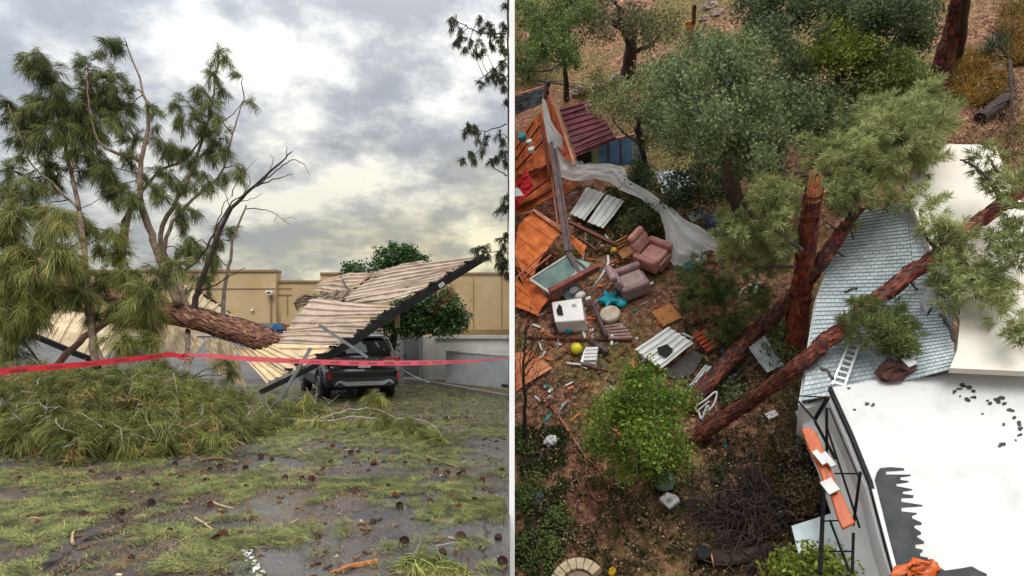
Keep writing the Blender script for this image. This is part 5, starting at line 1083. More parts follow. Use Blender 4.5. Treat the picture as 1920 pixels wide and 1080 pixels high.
# bare bush, root wad, cut log and stump at the lower middle
t = thing('bare_bush', 'dark tangled leafless bush on bare soil in the lower middle of the yard', 'bush', R3(1420, 1030), right=True); g = G()
for k in range(300):
    b = R3(1415+random.gauss(0, 34), 985+random.gauss(0, 38), .05); pts = [b]; d_ = nrm(UPR*random.uniform(.1, .9)+SIDE*random.gauss(0, .8)+AWAY*random.gauss(.4, .8)); p = b
    for j in range(6): p = p+d_*random.uniform(.16, .3); d_ = nrm(d_+RNG.normal(size=3)*.5); hh = (p-R3(1415, 1025))@UPR; p = p+UPR*max(0, .1-hh); pts.append(p)
    g.tube(pts, lerp_r(.02, .006, 7), 4, cap=False)
o = mesh('twigs', g, mat('wet_dark_twig', '241a18', '4a3b38', sc=6, rough=.7), t); o['kind'] = 'stuff'
t = thing('cut_log', 'dark cut log with pale sawn end below the bare bush', 'log', R3(1400, 1045), right=True); rtrunk(t, [(1338, 1048, .2), (1400, 1040, .2), (1470, 1030, .22), (1530, 1020, .25)], .16, .12, barkd, seg=12)
b = R3(1337, 1048, .2); dd = nrm(R3(1338, 1048, .2)-R3(1400, 1040, .2)); g = G(); g.tube([b, b+dd*.03], .145, 12); mesh('sawn_end', g, splint, t)
b = R3(1322, 1048, .0); g = G(); g.tube([b, b+UPR*.4], [.16, .14], 10, .08); top_mesh('stump', g, blk, 'small black stump at the sawn end of the cut log', 'stump', b, right=True)
t = thing('bare_sapling', 'thin leafless dark sapling at the left edge before the orange sheet', 'tree', R3(984, 836), right=True); hs_ = hof(984, 836, 600)
rtrunk(t, [(984, 836, 0), (984, 760, hs_*.33), (982, 690, hs_*.66), (986, 610, hs_)], .06, .012, barkd, seg=7)
for k in range(16):
    f = random.uniform(.35, .95); x0, y0 = 984, 836-230*f; s_ = random.choice((-1, 1)); e = (x0+s_*random.uniform(8, 34), y0-random.uniform(25, 70)); 
    if e[0] > 966: rtrunk(t, [(x0, y0, hs_*f), ((x0+e[0])/2+s_*4, (y0+e[1])/2, hs_*f+.3), (e[0], e[1], hs_*f+.8)], .016, .005, barkd, 'branch', 5)
# -------------------------------------------------- wrecked orange shed
ora = mat('orange_painted_boards', 'a24a20', 'd9773e', sc=3.2, rough=.7, bump=.35, third='7a3a22'); ora2 = mat('bright_orange_sheet', 'b85c24', 'e08444', sc=3.0, rough=.6, third='96502c', bump=.1)
stud = mat('brown_timber_stud', '4a2418', '6e3826', sc=5, rough=.7); pole = mat('purple_brown_pole', '3a2a2c', '5e484a', sc=4, rough=.6); pinkt = mat('pale_red_timber', 'a86450', 'c88a74', sc=4, rough=.7)
shed = thing('collapsed_shed', 'collapsed shed of orange boards and sheets at the left edge of the yard', 'shed', R3(1010, 420), right=True)
def rs(pts, ribs, m_, nm='board_panel', par=None, rh=.03, seed=0, bend=.02, wob=.006, nu=6): return mesh(nm, sheet(RP(pts, 0), ribs, rh, nu, bend, seed, wob), m_, par or shed, solid=.02)
def rb(a, b, w, m_, nm, par=None, h=None):
    g = G(); g.bar(R3(*a), R3(*b), w, h or w, up=UPR); return mesh(nm, g, m_, par or shed)
rs([(967, 262, 1.6), (967, 330, 1.4), (1045, 305, 1.8), (1020, 206, 2.4)], 5, ora, seed=1); rs([(967, 328, 1.2), (967, 392, 1.0), (1042, 352, 1.0), (1046, 300, 1.6)], 4, ora, seed=2)
rs([(967, 388, .9), (972, 402, .7), (1050, 362, .8), (1046, 346, .9)], 1, ora2, seed=3); rs([(1026, 170, 3.1), (1022, 215, 2.5), (1060, 300, 1.8), (1080, 300, 1.8)], 3, ora, seed=4)
rs([(1046, 352, .7), (1052, 370, .6), (1086, 344, .6), (1078, 334, .7)], 1, ora2, seed=5)
rs([(996, 398, .9), (1052, 434, .9), (1030, 462, .8), (972, 424, .8)], 1, ora2, seed=6); rs([(972, 424, .8), (1030, 462, .8), (1012, 490, .7), (967, 455, .7)], 1, ora2, seed=7)
rs([(967, 455, .7), (1012, 490, .7), (1000, 520, .6), (967, 498, .6)], 1, ora2, seed=8); rs([(967, 500, .5), (1000, 522, .5), (1028, 562, .4), (1006, 592, .3)], 2, ora, seed=9); rs([(967, 520, .4), (990, 545, .4), (1010, 592, .3), (967, 575, .3)], 2, ora2, seed=10)
rs([(1052, 434, .6), (1070, 440, .6), (1100, 462, .5), (1092, 480, .4)], 2, ora2, seed=11)
t_ = thing('orange_sheet', 'torn orange sheet on the ground behind the bare sapling', 'sheet', R3(990, 700), right=True); rs([(967, 662, .2), (992, 655, .35), (1036, 690, .15), (967, 734, .1)], 3, mat('worn_orange_sheet', 'b0623a', 'd08a62', sc=3, rough=.6), 'sheet_metal', t_, seed=12)
for a, b, w in (((1023, 206, 2.6), (1064, 472, 1.2), .13), ((1030, 208, 2.5), (1072, 470, 1.1), .07), ((1027, 152, 3.4), (1022, 210, 2.5), .13), ((1062, 468, 1.2), (1092, 522, .8), .12)): rb(a, b, w, pole, 'dark_pole')
for a, b, w in (((1030, 165, 3.2), (1078, 310, 1.8), .08), ((1034, 330, 1.3), (1046, 420, .9), .05), ((1000, 394, 1.0), (1058, 432, 1.0), .07), ((1005, 400, 1.0), (1060, 438, 1.0), .04), ((967, 404, .9), (1000, 396, 1.0), .05)): rb(a, b, w, pinkt, 'pale_timber')
for a, b in (((967, 300, 1.6), (1012, 235, 2.2)), ((967, 320, 1.5), (1020, 262, 2.1)), ((972, 352, 1.4), (1036, 300, 1.8)), ((980, 372, 1.2), (1030, 335, 1.4)), ((967, 280, 1.7), (1000, 230, 2.2)), ((1030, 235, 2.4), (1050, 262, 2.2)), ((1034, 262, 2.2), (1058, 290, 2.0)), ((1012, 212, 2.5), (1030, 330, 1.7)), ((967, 392, 1.0), (1042, 352, 1.1))): rb(a, b, .05, stud, 'stud')
for a, b, w, m_ in (((1085, 444, .6), (1120, 470, .3), .07, stud), ((1058, 412, .8), (1165, 464, .4), .10, stud), ((967, 522, .7), (1024, 470, 1.0), .04, pinkt), ((980, 522, .7), (1034, 478, 1.0), .04, pinkt), ((967, 480, .7), (985, 520, .6), .03, pinkt)): rb(a, b, w, m_, 'fallen_rafter')
t = thing('tin_roof_piece', 'weathered blue grey tin roof piece at the left edge above the shed', 'roofing', R3(995, 200, 2.0), right=True); mesh('tin_sheet', sheet(RP([(966, 178, 2.9), (1024, 160, 3.1), (1016, 194, 2.5), (966, 216, 2.3)], 0), 5, .03, 8, .04, 3, .03), mat('weathered_blue_tin', '56666c', '94a6ac', sc=4, rough=.5, third='6c5048'), t, solid=.02)
rb((966, 179, 2.95), (1024, 161, 3.15), .05, pinkt, 'edge_batten', t)
redc = mat('bright_red_cloth', '9a1018', 'c81c26', sc=4, rough=.8)
t = thing('red_canopy_cloth', 'bright red cloth with a white corner on the orange boards', 'cloth', R3(980, 370, 1.3), right=True); mesh('cloth', sheet(RP([(966, 340, 1.7), (990, 320, 1.9), (1000, 350, 1.6), (966, 396, 1.3)], 0), 2, .06, 8, .07, 5, .04), redc, t, solid=.02)
g = G(); g.prism(RP([(966, 352, 1.9), (972, 352, 1.9), (982, 366, 1.8), (966, 368, 1.8)], 0), DR*.02); mesh('white_corner', g, cream, t)
teal = mat('teal_plastic', '0f6a6c', '1c8688', rough=.5); tq = mat('turquoise_plastic', '1397ad', '23b4c8', rough=.35); 
for (px, py, h, s, m_, lab, nm) in ((981, 263, 2.4, .2, teal, 'teal box on the shelf inside the shed', 'teal_box'), (994, 270, 2.3, .13, cream, 'white cup shaped item right of the teal box in the shed', 'white_item'), (998, 285, 2.2, .14, cream, 'lower white item on the shed shelf', 'white_item')):
    g = G(); b = R3(px, py, h); g.tube([b, b+UPR*s], [s*.6, s*.75], 10); top_mesh(nm, g, m_, lab, 'box' if 'box' in nm else 'item', b, right=True)
# maroon roof and blue container
maro = mat('maroon_roofing', '5c2730', '84414a', sc=3, rough=.5, third='9a6068', rvar=.1)
t = thing('maroon_shed', 'small shed with maroon corrugated roof left of the blue wall panel', 'shed', R3(1100, 260), right=True)
for k in range(4):
    f0, f1 = k/4, (k+1)/4; L_ = lambda a, b, f: tuple(a[i]*(1-f)+b[i]*f for i in range(3)); TL, TR, BR, BL = (1048, 202, 2.3), (1108, 188, 2.4), (1152, 254, 2.0), (1078, 284, 1.9)
    rs([L_(TL, BL, f0), L_(TR, BR, f0), L_(TR, BR, f1-.01), L_(TL, BL, f1-.01)], 2, maro, 'roof_sheet', t, seed=30+k, rh=.05)
rb((1078, 288, 1.85), (1154, 257, 1.95), .1, maro, 'ridge_cap', t); slab([(1080, 292, 1.8), (1108, 282, 1.8), (1108, 312, .9), (1084, 322, .9)], 0, .05, blk, 'open_side_shade', t)  # last slab: solid black, painting the shade inside the open side
bluep = mat('mid_blue_panel', '46688c', '5f86ac', sc=1.5, rough=.5, rvar=.1)
t = thing('blue_shed', 'low shed with faded blue panel and pale green strip beside the maroon roof', 'shed', R3(1150, 300), right=True)
slab([(1122, 266, 1.6), (1186, 256, 1.6), (1186, 305, .9), (1122, 312, .9)], 0, .06, bluep, 'blue_panel', t); slab([(1106, 274, 1.6), (1121, 267, 1.6), (1121, 312, .9), (1108, 314, .9)], 0, .06, mat('pale_green_strip', '8f9a6c', 'a8b082', rough=.6), 'green_strip', t); slab([(1100, 276, 1.6), (1105.5, 274, 1.6), (1107.5, 315, .9), (1101, 316, .9)], 0, .08, cream, 'white_post', t)
rb((1100, 272, 1.75), (1190, 252, 1.75), .07, pinkt, 'top_rail', t)
for x in (1140, 1163): rb((x, 262, 1.66), (x, 308, .96), .035, stud, 'seam', t)
slab([(1187, 256, 1.6), (1212, 262, 1.5), (1210, 300, .9), (1187, 305, .9)], 0, .05, mat('mottled_green_tarp', '4a6450', '8a988c', sc=9, rough=.7), 'tarp_side', t)
# plastic sheeting
plas = mat('white_plastic_sheeting', (.82, .82, .82), (.9, .9, .9), sc=4, rough=.3, trans=.35, island=0, alpha=.86)
rows = [((1017, 190, 2.9), (1024, 190, 2.9)), ((1021, 230, 2.6), (1034, 228, 2.6)), ((1028, 268, 2.3), (1054, 258, 2.2)), ((1036, 305, 1.8), (1078, 285, 1.6)), ((1046, 334, 1.4), (1096, 312, 1.3)), ((1070, 340, 1.2), (1108, 312, 1.2)), ((1112, 336, 1.1), (1134, 311, 1.2)), ((1140, 342, 1.0), (1172, 316, 1.2)), ((1162, 358, .9), (1177, 338, 1.1)), ((1200, 376, .8), (1211, 357, 1.0)), ((1238, 404, .7), (1252, 385, .9)), ((1248, 440, .5), (1276, 410, .8)), ((1250, 478, .25), (1310, 432, .6)), ((1264, 500, .1), (1352, 456, .4)), ((1300, 502, .08), (1362, 474, .2))]
t = thing('plastic_sheeting', 'long twisted white plastic sheeting draped from the shed pole across the yard', 'sheeting', R3(1150, 330, .5), right=True); g = G(); nc = 27; rws = []
for j in range(len(rows)-1):
    for s_ in range(4):
        f = s_/4; rws.append(tuple(tuple(rows[j][e][i]*(1-f)+rows[j+1][e][i]*f for i in range(3)) for e in (0, 1)))
for j, (a, b) in enumerate(rws):
    A_, B_ = R3(*a), R3(*b); w = np.linalg.norm(B_-A_)
    for c in range(nc): u = c/(nc-1); g.v.append(tuple(A_*(1-u)+B_*u+UPR*(math.sin(u*3.14)*w*.18+(math.sin(u*17+j*.2)*.05+math.sin(u*31-j*.35+math.sin(j*.4)*2)*.035+math.sin(j*1.1+u*5)*.03)*(.4+w*.7)+.05+random.uniform(-.012, .012))))
for j in range(len(rws)-1):
    for c in range(nc-1): g.f.append((j*nc+c, j*nc+c+1, (j+1)*nc+c+1, (j+1)*nc+c))
mesh('sheet', g, plas, t, smooth=True)
slab([(1328, 418, .9), (1350, 412, .9), (1352, 438, .7), (1330, 442, .7)], 0, .3, mat('dull_violet_plastic', '3c3c62', '54547c', rough=.6), 'violet_bin', None) if False else None
g = G(); b = R3(1342, 440, 0); g.box(b+UPR*.35, .42, .4, .7, RMAT); top_mesh('storage_bin', g, mat('dull_violet_plastic', '3c3c62', '54547c', rough=.6), 'dull violet plastic bin behind the end of the plastic sheeting', 'bin', b, right=True, bevel=.04)
b = R3(1308, 485, .25); g = G(); g.box(b, .4, .34, .25, RMAT); top_mesh('white_bucket', g, cream, 'white box shaped bucket on the lower end of the plastic sheeting', 'bucket', b, right=True, bevel=.03); b = R3(1295, 497, .15); g = G(); g.ball(b, .2, 10, 6, RMAT, (1.4, .8, .5)); top_mesh('turquoise_tray', g, teal, 'turquoise tray half under the plastic sheeting', 'tray', b, right=True)
# corrugated sheets on the ground
corw = mat('white_corrugated', (.55, .57, .56), (.74, .75, .74), sc=2, rough=.45); corg = mat('grey_corrugated', '8a9092', 'b0b6b8', sc=2, rough=.45, metal=.3)
def cs(pts, ribs, m_, lab, seed=0, rh=.045, nm='corrugated_sheet', extra=None):
    t = thing(nm, lab, 'metal sheet' if 'corr' in nm else 'sheet', R3(sum(p[0] for p in pts)/4, sum(p[1] for p in pts)/4), right=True)
    mesh('sheet', sheet(RP(pts, 0), ribs, rh, 6, .015, seed, .005), m_, t, solid=.015); return t
cs([(1100, 352, .3), (1068, 401, .25), (1096, 414, .25), (1133, 363, .3)], 3, corw, 'left one of two parallel pale corrugated sheets below the plastic sheeting', 1)
cs([(1138, 365, .3), (1101, 416, .25), (1131, 429, .25), (1170, 378, .3)], 3, corw, 'right one of two parallel pale corrugated sheets below the plastic sheeting', 2)
cs([(1190, 656, .35), (1252, 613, .35), (1300, 644, .35), (1238, 692, .35)][::1], 5, corw, 'brightest white corrugated sheet with a black scrap on top', 3, .06)
g = G(); g.prism(RP([(1232, 652, .45), (1250, 645, .45), (1262, 655, .45), (1250, 668, .45), (1236, 664, .45)], 0), DR*.04); top_mesh('black_scrap', g, blk, 'black crumpled scrap lying on the brightest white corrugated sheet', 'scrap', R3(1246, 658, .4), right=True)
g = G(); g.prism(RP([(1238, 700, .1), (1300, 655, .15), (1318, 668, .15), (1300, 700, .1), (1268, 712, .1)], 0), DR*.06); top_mesh('dark_board', g, mat('dark_grey_board', '2e2a28', '443f3c', rough=.6), 'dark curved board under the brightest corrugated sheet', 'board', R3(1280, 690), right=True)
cs([(1277, 742, .35), (1322, 684, .45), (1340, 690, .4), (1298, 750, .3)], 4, corg, 'narrow grey corrugated sheet beside the foot of the dark fallen trunk', 4); g = G(); g.bar(R3(1277, 752, .3), R3(1292, 742, .35), .05, .08, up=UPR); top_mesh('white_lath', g, cream, 'short white lath at the end of the narrow grey sheet', 'lath', R3(1285, 750, .2), right=True)
cs([(1403, 652, .6), (1438, 699, .4), (1470, 684, .5), (1434, 630, .8)], 5, corg, 'bluish grey corrugated sheet wedged between the crossing trunks', 5)
cs([(1228, 322, .4), (1243, 365, .3), (1306, 352, .3), (1282, 318, .5)], 5, corg, 'half hidden corrugated sheet under the large rounded tree', 6); cs([(1286, 400, .5), (1312, 388, .5), (1325, 402, .4), (1298, 416, .4)], 3, corw, 'small pale corrugated piece under the large rounded tree', 7); cs([(1175, 338, .3), (1210, 345, .3), (1205, 356, .2), (1172, 350, .2)], 2, corg, 'thin grey metal strip beside the plastic sheeting', 17)
t = thing('orange_red_slats', 'orange red slatted pallet near the dark fallen trunk', 'pallet', R3(1322, 645), right=True)
for k in range(5): f = k/4; a = R3(1300+f*24, 632+f*26, .2); b_ = R3(1324+f*24, 620+f*24, .22); g = G(); g.bar(a, b_, .09, .03, up=UPR); mesh('slat', g, mat('orange_red_paint', 'a83418', 'c84c28', rough=.6), t)
t = thing('pink_planks', 'weathered pinkish planks beside the round cream cushion', 'planks', R3(1160, 622), right=True)
for k in range(5): a = R3(1134+k*1, 612+k*5.4, .12); b_ = R3(1172+k*3.4, 607+k*6.2, .12); g = G(); g.bar(a, b_, .075, .03, up=UPR); mesh('plank', g, mat('pinkish_plank', '7c5c5a', 'a08482', sc=5, rough=.8), t)
# glass door
t = thing('patio_door', 'broken glass patio door in a white frame on the orange wreckage', 'door', R3(1040, 520), right=True)
gp = [(994, 524, .8), (1070, 476, 1.1), (1082, 512, .9), (1036, 552, .6)]; slab(gp, 0, .02, mat('green_grey_glass', '5c7672', '7d9692', sc=2, rough=.12, spec=.8), 'glass', t)
for i in range(4): rb(gp[i], gp[(i+1) % 4], .06, mat('off_white_frame', 'a8aca6', 'c6c8c2', rough=.5), 'frame_bar', t)
slab([(1078, 484, .5), (1108, 494, .4), (1096, 510, .4), (1080, 512, .5)], 0, .02, MC['green_grey_glass'], 'glass', t); slab([(1052, 545, .4), (1084, 524, .5), (1092, 556, .3), (1064, 566, .3)], 0, .02, MC['green_grey_glass'], 'glass', t)
rb((1030, 548, .9), (1122, 500, .9), .16, mat('red_brown_board', '5c2a20', '85463a', sc=5, rough=.7), 'broken_board', t); rb((1060, 470, 1.1), (1108, 512, .9), .06, pole, 'dark_brace', t)
# recliners, chair
def recliner(label, px, py, rz, m_, m2, nm='armchair'):
    t = thing(nm, label, 'armchair', R3(px, py), right=True, rz=math.radians(rz))
    def bx(nm, c, s, mm, M=None, bv=.05): g = G(); g.box(c, *s, M); mesh(nm, g, mm, t, ws=False, bevel=bv)
    bx('base', (0, 0, .2), (.78, .72, .3), m_); bx('seat', (0, -.06, .40), (.56, .66, .16), m2, None, .06)
    rx = np.array(Matrix.Rotation(math.radians(-18), 3, 'X')); bx('backrest', (0, .38, .68), (.66, .2, .42), m2, rx, .08); bx('headrest', (0, .47, .96), (.62, .2, .24), m_, rx, .09)
    for s in (-1, 1): bx('armrest', (s*.38, -.04, .38), (.2, .80, .48), m_, None, .08)
    bx('footrest', (0, -.42, .22), (.54, .08, .28), m_, None, .03); return t
pk = mat('dusty_pink_fabric', 'a06a64', 'c48c84', sc=4, rough=.85); pk2 = mat('pale_pink_fabric', 'ae7a72', 'd09c92', sc=4, rough=.85); tp_m = mat('taupe_fabric', '80686a', 'a48a88', sc=4, rough=.85); tp2_ = mat('pale_taupe_fabric', '907876', 'b49c98', sc=4, rough=.85)
recliner('dusty pink recliner armchair facing down the yard, right of the small chair', 1226, 494, 28, pk, pk2); recliner('taupe recliner armchair turned sideways in front of the pink one', 1186, 545, 84, tp_m, tp2_)
t = thing('wooden_chair', 'small tan wooden chair between the two armchairs', 'chair', R3(1178, 492), right=True, rz=.05); tw = mat('tan_wood', '8a5a2c', 'b07a40', sc=5, rough=.6)
g = G(); g.box((0, 0, .42), .4, .38, .04); mesh('seat', g, tw, t, ws=False)
for x in (-.18, .18):
    for y in (-.17, .17): g = G(); g.bar((x, y, 0), (x, y, .42 if y < 0 else .85), .035); mesh('leg', g, tw, t, ws=False)
for z in (.55, .68, .81): g = G(); g.bar((-.18, .17, z), (.18, .17, z), .03, .06); mesh('slat', g, tw, t, ws=False)
yel = mat('yellow_plastic', 'c89a18', 'e0b428', rough=.5)
b = R3(1153, 474, .05); g = G(); g.prism([b+SIDE*.14, b+AWAY*.12, b-SIDE*.14, b-AWAY*.1], UPR*.14); top_mesh('yellow_box', g, yel, 'small golden yellow box left of the wooden chair', 'box', b, right=True)
# small things in the yard
def star(px, py, r, m_, lab):
    b = R3(px, py, .15); pl_ = []
    for k in range(10): a = math.pi*k/5+.3; rr_ = r if k % 2 == 0 else r*.5; pl_.append(b+SIDE*rr_*math.cos(a)+AWAY*rr_*math.sin(a))
    g = G(); g.prism(pl_, UPR*.12); n0 = len(g.v); g.add([b+UPR*.2]+[p+UPR*.12 for p in pl_], [(0, i+1, (i+1) % 10+1) for i in range(10)]); top_mesh('star_toy', g, m_, lab, 'toy', b, right=True)
star(1143, 563, .34, tq, 'larger turquoise star shaped toy in front of the taupe armchair')
b = R3(1165, 567, .15); g = G(); g.ball(b, .17, 12, 8, RMAT, (1, 1, .7)); top_mesh('turquoise_ball', g, tq, 'small turquoise ball touching the star toy', 'ball', b, right=True, smooth=True)
b = R3(1144, 590, .2); g = G(); g.tube([b-UPR*.1, b-UPR*.06, b+UPR*.06, b+UPR*.1], [.25, .29, .29, .24], 16); top_mesh('round_cushion', g, mat('cream_cushion', 'a89a88', 'c8bcaa', sc=4, rough=.85), 'round cream cushion below the turquoise star', 'cushion', b, right=True, bevel=.03)
t = thing('white_washer', 'white appliance on its side with a black mark on its panel', 'appliance', R3(1065, 590), right=True)
slab([(1034, 566, .6), (1090, 558, .6), (1096, 600, .55), (1040, 604, .55)], 0, .5, mat('white_enamel', (.72, .70, .70), (.80, .79, .79), rough=.3), 'body', t, bevel=.03); slab([(1064, 604, .45), (1096, 602, .45), (1096, 611, .2), (1066, 614, .2)], 0, .06, mat('pink_enamel', 'c09498', 'd4acb0', rough=.4), 'pink_side', t)
slab([(1043, 582, .61), (1048, 570, .61), (1053, 574, .61), (1056, 590, .61), (1046, 590, .61)], 0, .012, blk, 'black_mark', t); slab([(1072, 570, .61), (1080, 569, .61), (1081, 573, .61), (1073, 574, .61)], 0, .008, corg, 'control_plate', t)
for (px, py, r, m_, lab, nm) in ((1067, 618, .12, tq, 'small blue ball below the white appliance', 'blue_ball'), (1081, 654, .16, mat('lemon_plastic', 'c8c020', 'dcd430', rough=.5), 'lemon yellow ball left of the white slatted crate', 'yellow_ball'), (1358, 660, .11, mat('dark_blue_plastic', '24384e', '344c66', rough=.5), 'small dark blue ball beside the orange red pallet', 'dark_blue_ball')):
    b = R3(px, py, r); g = G(); g.ball(b, r, 14, 10, RMAT); top_mesh(nm, g, m_, lab, 'ball', b-UPR*r, right=True, smooth=True)
t = thing('white_crate', 'white slatted crate beside the lemon yellow ball', 'crate', R3(1104, 668), right=True)
for k in range(4): f = k/4; g = G(); g.prism(RP([(1094+(1-f)*4, 655+f*26-4, .3), (1118+(1-f)*4, 652+f*26-2, .3), (1117+(1-f)*4, 658+f*26-3, .3), (1093+(1-f)*4, 660+f*26-4, .3)], 0), DR*.05); mesh('slat', g, cream, t)
slab([(1096, 655, .2), (1120, 652, .2), (1116, 682, .2), (1088, 678, .2)], 0, .18, wallw, 'crate_body', t)
def rod(pts, r, m_, nm, lab, cat, seg=6):
    g = G(); P_ = bez(RP(pts, 0), 4, .004); g.tube(P_, r, seg); return top_mesh(nm, g, m_, lab, cat, P_[0]-UPR*(pts[0][2] if pts[0][2] < .3 else 0), right=True, smooth=True)
rod([(1100, 545, .5), (1120, 590, .35), (1138, 632, .2)], .06, pole, 'dark_post', 'dark post leaning between the appliance and the turquoise star', 'post')
rod([(990, 632, .1), (1040, 634, .1), (1110, 636, .12), (1185, 637, .1)], .035, stud, 'red_brown_rail', 'long thin red brown rail lying across the yard', 'rail'); rod([(1062, 681, .06), (1090, 684, .06)], .035, cream, 'white_tube', 'short white tube end below the crate', 'tube'); rod([(1092, 685, .06), (1140, 695, .06)], .025, stud, 'brown_rod', 'thin brown rod continuing the white tube', 'rod')
rod([(1140, 480, .5), (1138, 500, .6), (1112, 540, .3)], .04, cream, 'white_bent_pipe', 'bent white pipe left of the taupe armchair', 'pipe')
for k, (a, b) in enumerate((((1160, 505), (1120, 555)), ((1165, 515), (1128, 560)))): rod([(*a, .3), ((a[0]+b[0])/2, (a[1]+b[1])/2, .3), (*b, .2)], .03, mat('brown_lath', '5a3a2a', '7c5440', rough=.8), 'brown_lath', ('upper' if k == 0 else 'lower')+' of two brown laths beside the taupe armchair', 'lath')
for px, py, s, lab in ((1076, 544, .12, 'small white scrap above the appliance'), (1088, 554, .14, 'white jug like scrap at the corner of the appliance'), (1103, 560, .08, 'tiny white scrap right of the appliance')):
    b = R3(px, py, .5); g = G(); g.ball(b, s, 8, 6, RMAT, (1.2, .8, .8)); top_mesh('white_scrap', g, cream, lab, 'scrap', b, right=True)
g = G(); b = R3(1250, 591, .08); M_ = RMAT@np.array(Matrix.Rotation(.03, 3, 'Z')); g.box(b, .56, .62, .06, M_); top_mesh('orange_board', g, mat('ochre_board', 'a06424', 'bc7c34', sc=4, rough=.6), 'square ochre board lying flat on the soil', 'board', b-UPR*.05, right=True)
rod([(1108, 640, .2), (1124, 650, .25), (1140, 660, .2)], .08, pole, 'dark_scrap', 'dark bent scrap right of the white crate', 'scrap')
t = thing('folding_frame', 'bent white tube frame beside the fallen trunk ends', 'frame', R3(1325, 760), right=True)
for pp in ([(1304, 762, .3), (1325, 748, .4), (1340, 735, .4), (1344, 740, .4), (1336, 762, .3), (1318, 775, .2)], [(1310, 772, .2), (1316, 785, .2), (1326, 760, .4), (1330, 770, .3)], [(1306, 772, .2), (1330, 752, .4)]): g = G(); g.tube(bez(RP(pp, 0), 4), .022, 6); mesh('tube', g, cream, t)
def lump(px, py, h, r, sc, m_, nm, lab, cat, n_=.12):
    b = R3(px, py, h); g = G(); g.ball(b, r, 12, 8, RMAT, sc)
    for i in range(len(g.v)): g.v[i] = tuple(np.array(g.v[i])+RNG.normal(size=3)*r*n_)
    top_mesh(nm, g, m_, lab, cat, b-UPR*h, right=True)
lump(1032, 826, .12, .17, (1.1, .8, .7), cream, 'white_bag', 'crumpled white bag on the soil at the left', 'bag'); lump(1145, 733, .1, .18, (1.1, .8, .6), mat('pale_stone', '8a7c74', 'aa9c92', sc=6, rough=.9), 'pale_stone', 'pale round stone left of the bright green tree', 'stone')
lump(1148, 1072, .05, .09, (1, 1, .6), yel, 'yellow_scrap', 'tiny yellow scrap at the bottom edge', 'scrap'); lump(1006, 935, .1, .17, (1.2, .8, .6), mat('dark_teal_plastic', '2c3c40', '3c4e52', rough=.5), 'dark_teal_pot', 'dark teal pot among the weeds at the left edge', 'pot')
lump(1880, 218, .1, .1, (1, 1, .6), blk, 'dark_stone', 'small dark stone below the charred log', 'stone'); lump(1902, 44, .1, .09, (1, 1, .8), cream, 'white_cup', 'tiny white cup on the slope at the far upper right', 'cup')
b = R3(1249, 915, 0); g = G(); g.tube([b, b+UPR*.35], [.2, .24], 12); top_mesh('dark_green_bin', g, mat('dark_green_plastic', '16302a', '22443a', rough=.5), 'dark green bin under the bright green tree', 'bin', b, right=True)
t = thing('white_basin', 'white square basin with grey spots in front of the dark green bin', 'basin', R3(1255, 937), right=True); slab([(1235, 935, .35), (1250, 922, .4), (1268, 928, .4), (1275, 938, .35), (1255, 953, .3)], 0, .12, cream, 'basin', t, bevel=.02); slab([(1249, 935, .415), (1258, 931, .415), (1262, 937, .40), (1253, 941, .38)], 0, .01, corg, 'drain', t)
hm = mat('orange_brown_hose', '7c4430', 'a0604a', rough=.5); t = thing('garden_hose', 'thin orange brown hose looping over the soil left of the bright tree', 'hose', R3(1100, 880), right=True)
for pp in ([(1018, 745, .04), (1050, 785, .04), (1090, 845, .04), (1130, 890, .04), (1143, 925, .04), (1132, 938, .04)], [(1040, 765, .04), (1075, 820, .04), (1098, 860, .04), (1102, 905, .04), (1115, 935, .04), (1132, 938, .04)]): g = G(); g.tube(bez(RP(pp, 0), 6, .006), .022, 6); mesh('hose_run', g, hm, t)
t = thing('curved_stone_seat', 'curved cream stone seat cut off by the bottom edge', 'bench', R3(1083, 1085), right=True); c = R3(1083, 1100, .3); sm_ = mat('cream_stone', 'b8a488', 'd4c4a8', sc=4, rough=.8)
for k in range(8):
    a0, a1 = math.radians(15+19*k), math.radians(15+19*k+17.5); pol = [c+SIDE*.62*math.cos(a0)+AWAY*.62*math.sin(a0), c+SIDE*.62*math.cos(a1)+AWAY*.62*math.sin(a1), c+SIDE*.38*math.cos(a1)+AWAY*.38*math.sin(a1), c+SIDE*.38*math.cos(a0)+AWAY*.38*math.sin(a0)]
    g = G(); g.prism(pol, DR*.3); mesh('stone', g, sm_, t, bevel=.02)
g = G(); pol = [c-UPR*.1+SIDE*.36*math.cos(a)+AWAY*.36*math.sin(a) for a in np.linspace(0, 2*math.pi, 20)[:-1]]; g.prism(pol, DR*.2); mesh('seat_middle', g, mat('taupe_stone', '7c6c5c', '94836f', rough=.8), t)
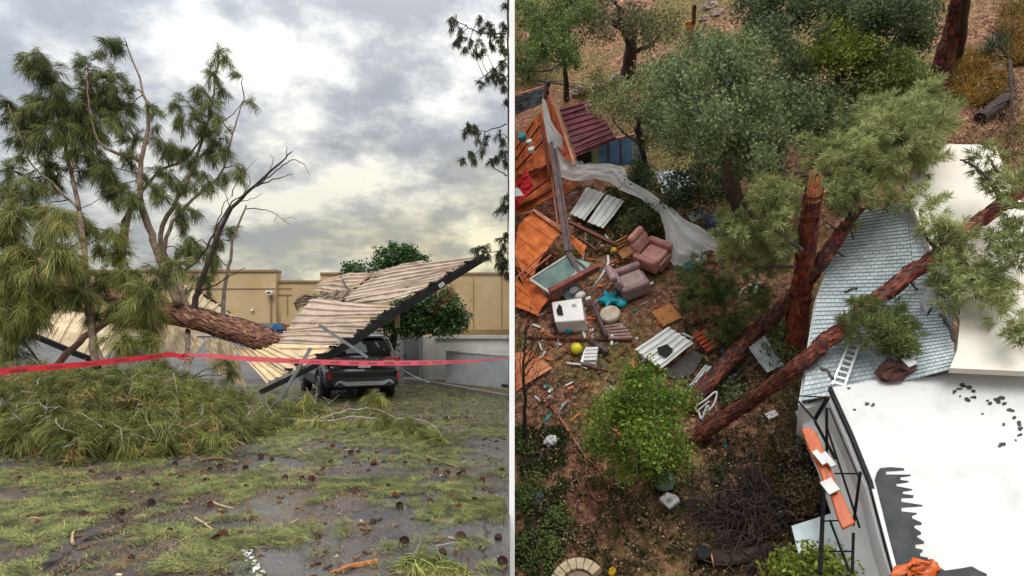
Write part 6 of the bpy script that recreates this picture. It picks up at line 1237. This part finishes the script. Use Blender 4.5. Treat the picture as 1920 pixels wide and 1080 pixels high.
# orange post and stones on the upper slope
t = thing('orange_barrier', 'upright orange board on the upper slope between the trees', 'barrier', R3(1300, 100), right=True); hb = hof(1303, 102, 40); g = G(); P_ = [R3(1306, 102, 0), R3(1298, 100, 0), R3(1285, 42, hb), R3(1300, 38, hb)]; g.prism(P_, AWAY*.06); mesh('board', g, ora2, t)
g = G(); g.bar(R3(1300, 45, hb), R3(1302, 8, hb+.8), .12, .1, up=AWAY); mesh('post', g, stud, t)
g = G(); g.prism(RP([(1400, 248, .8), (1405, 245, .8), (1414, 270, .5), (1408, 272, .5)], 0), DR*.05); top_mesh('red_stick', g, ora, 'small orange red slat at the edge of the large rounded tree', 'stick', R3(1407, 262), right=True)
stm = mat('slope_stone', '6e5c56', '9c8880', sc=5, rough=.9)
for (px, py, r) in ((1085, 172, .28), (1120, 160, .22), (1155, 148, .3), (1175, 158, .2), (1122, 155, .12), (1240, 135, .2), (1275, 105, .22), (1262, 115, .2), (1330, 12, .3), (1345, 25, .25), (1320, 35, .2), (1290, 120, .15), (1195, 122, .15)):
    lump(px, py, .06, r, (1.2, .9, .6), stm, 'stone', 'grey pink stone on the reddish upper slope', 'stone', .1)
for o in list(SC.objects):
    if o.name.split('.')[0] == 'stone' and o.parent is None: o['group'] = 'stones on the upper slope'

# small broken fragments between the larger wreckage, too many and too small to pick apart
for m_, n_, seed in ((cream, 70, 1), (stud, 130, 2), (ora, 60, 3), (pole, 80, 4), (corg, 40, 5), (MC['teal_plastic'], 20, 6)):
    rnd = random.Random(seed); g = G()
    for _ in range(n_):
        for _t in range(20):
            x, y = (rnd.gauss(1070, 70), rnd.gauss(570, 90)) if rnd.random() < .7 else (rnd.uniform(970, 1480), rnd.uniform(400, 860))
            if 970 < x < 1490 and 150 < y < 1000: break
        else: continue
        a = rnd.uniform(0, 6.28); M_ = RMAT@np.array(Euler((rnd.uniform(-.3, .3), rnd.uniform(-.3, .3), a)).to_matrix())
        g.box(R3(x, y, rnd.uniform(.02, .1)), rnd.uniform(.06, .35), rnd.uniform(.03, .09), rnd.uniform(.01, .04), M_)
    sid(top_mesh('debris_fragments', g, m_, None, None, R3(1070, 570), right=True), kind='stuff')
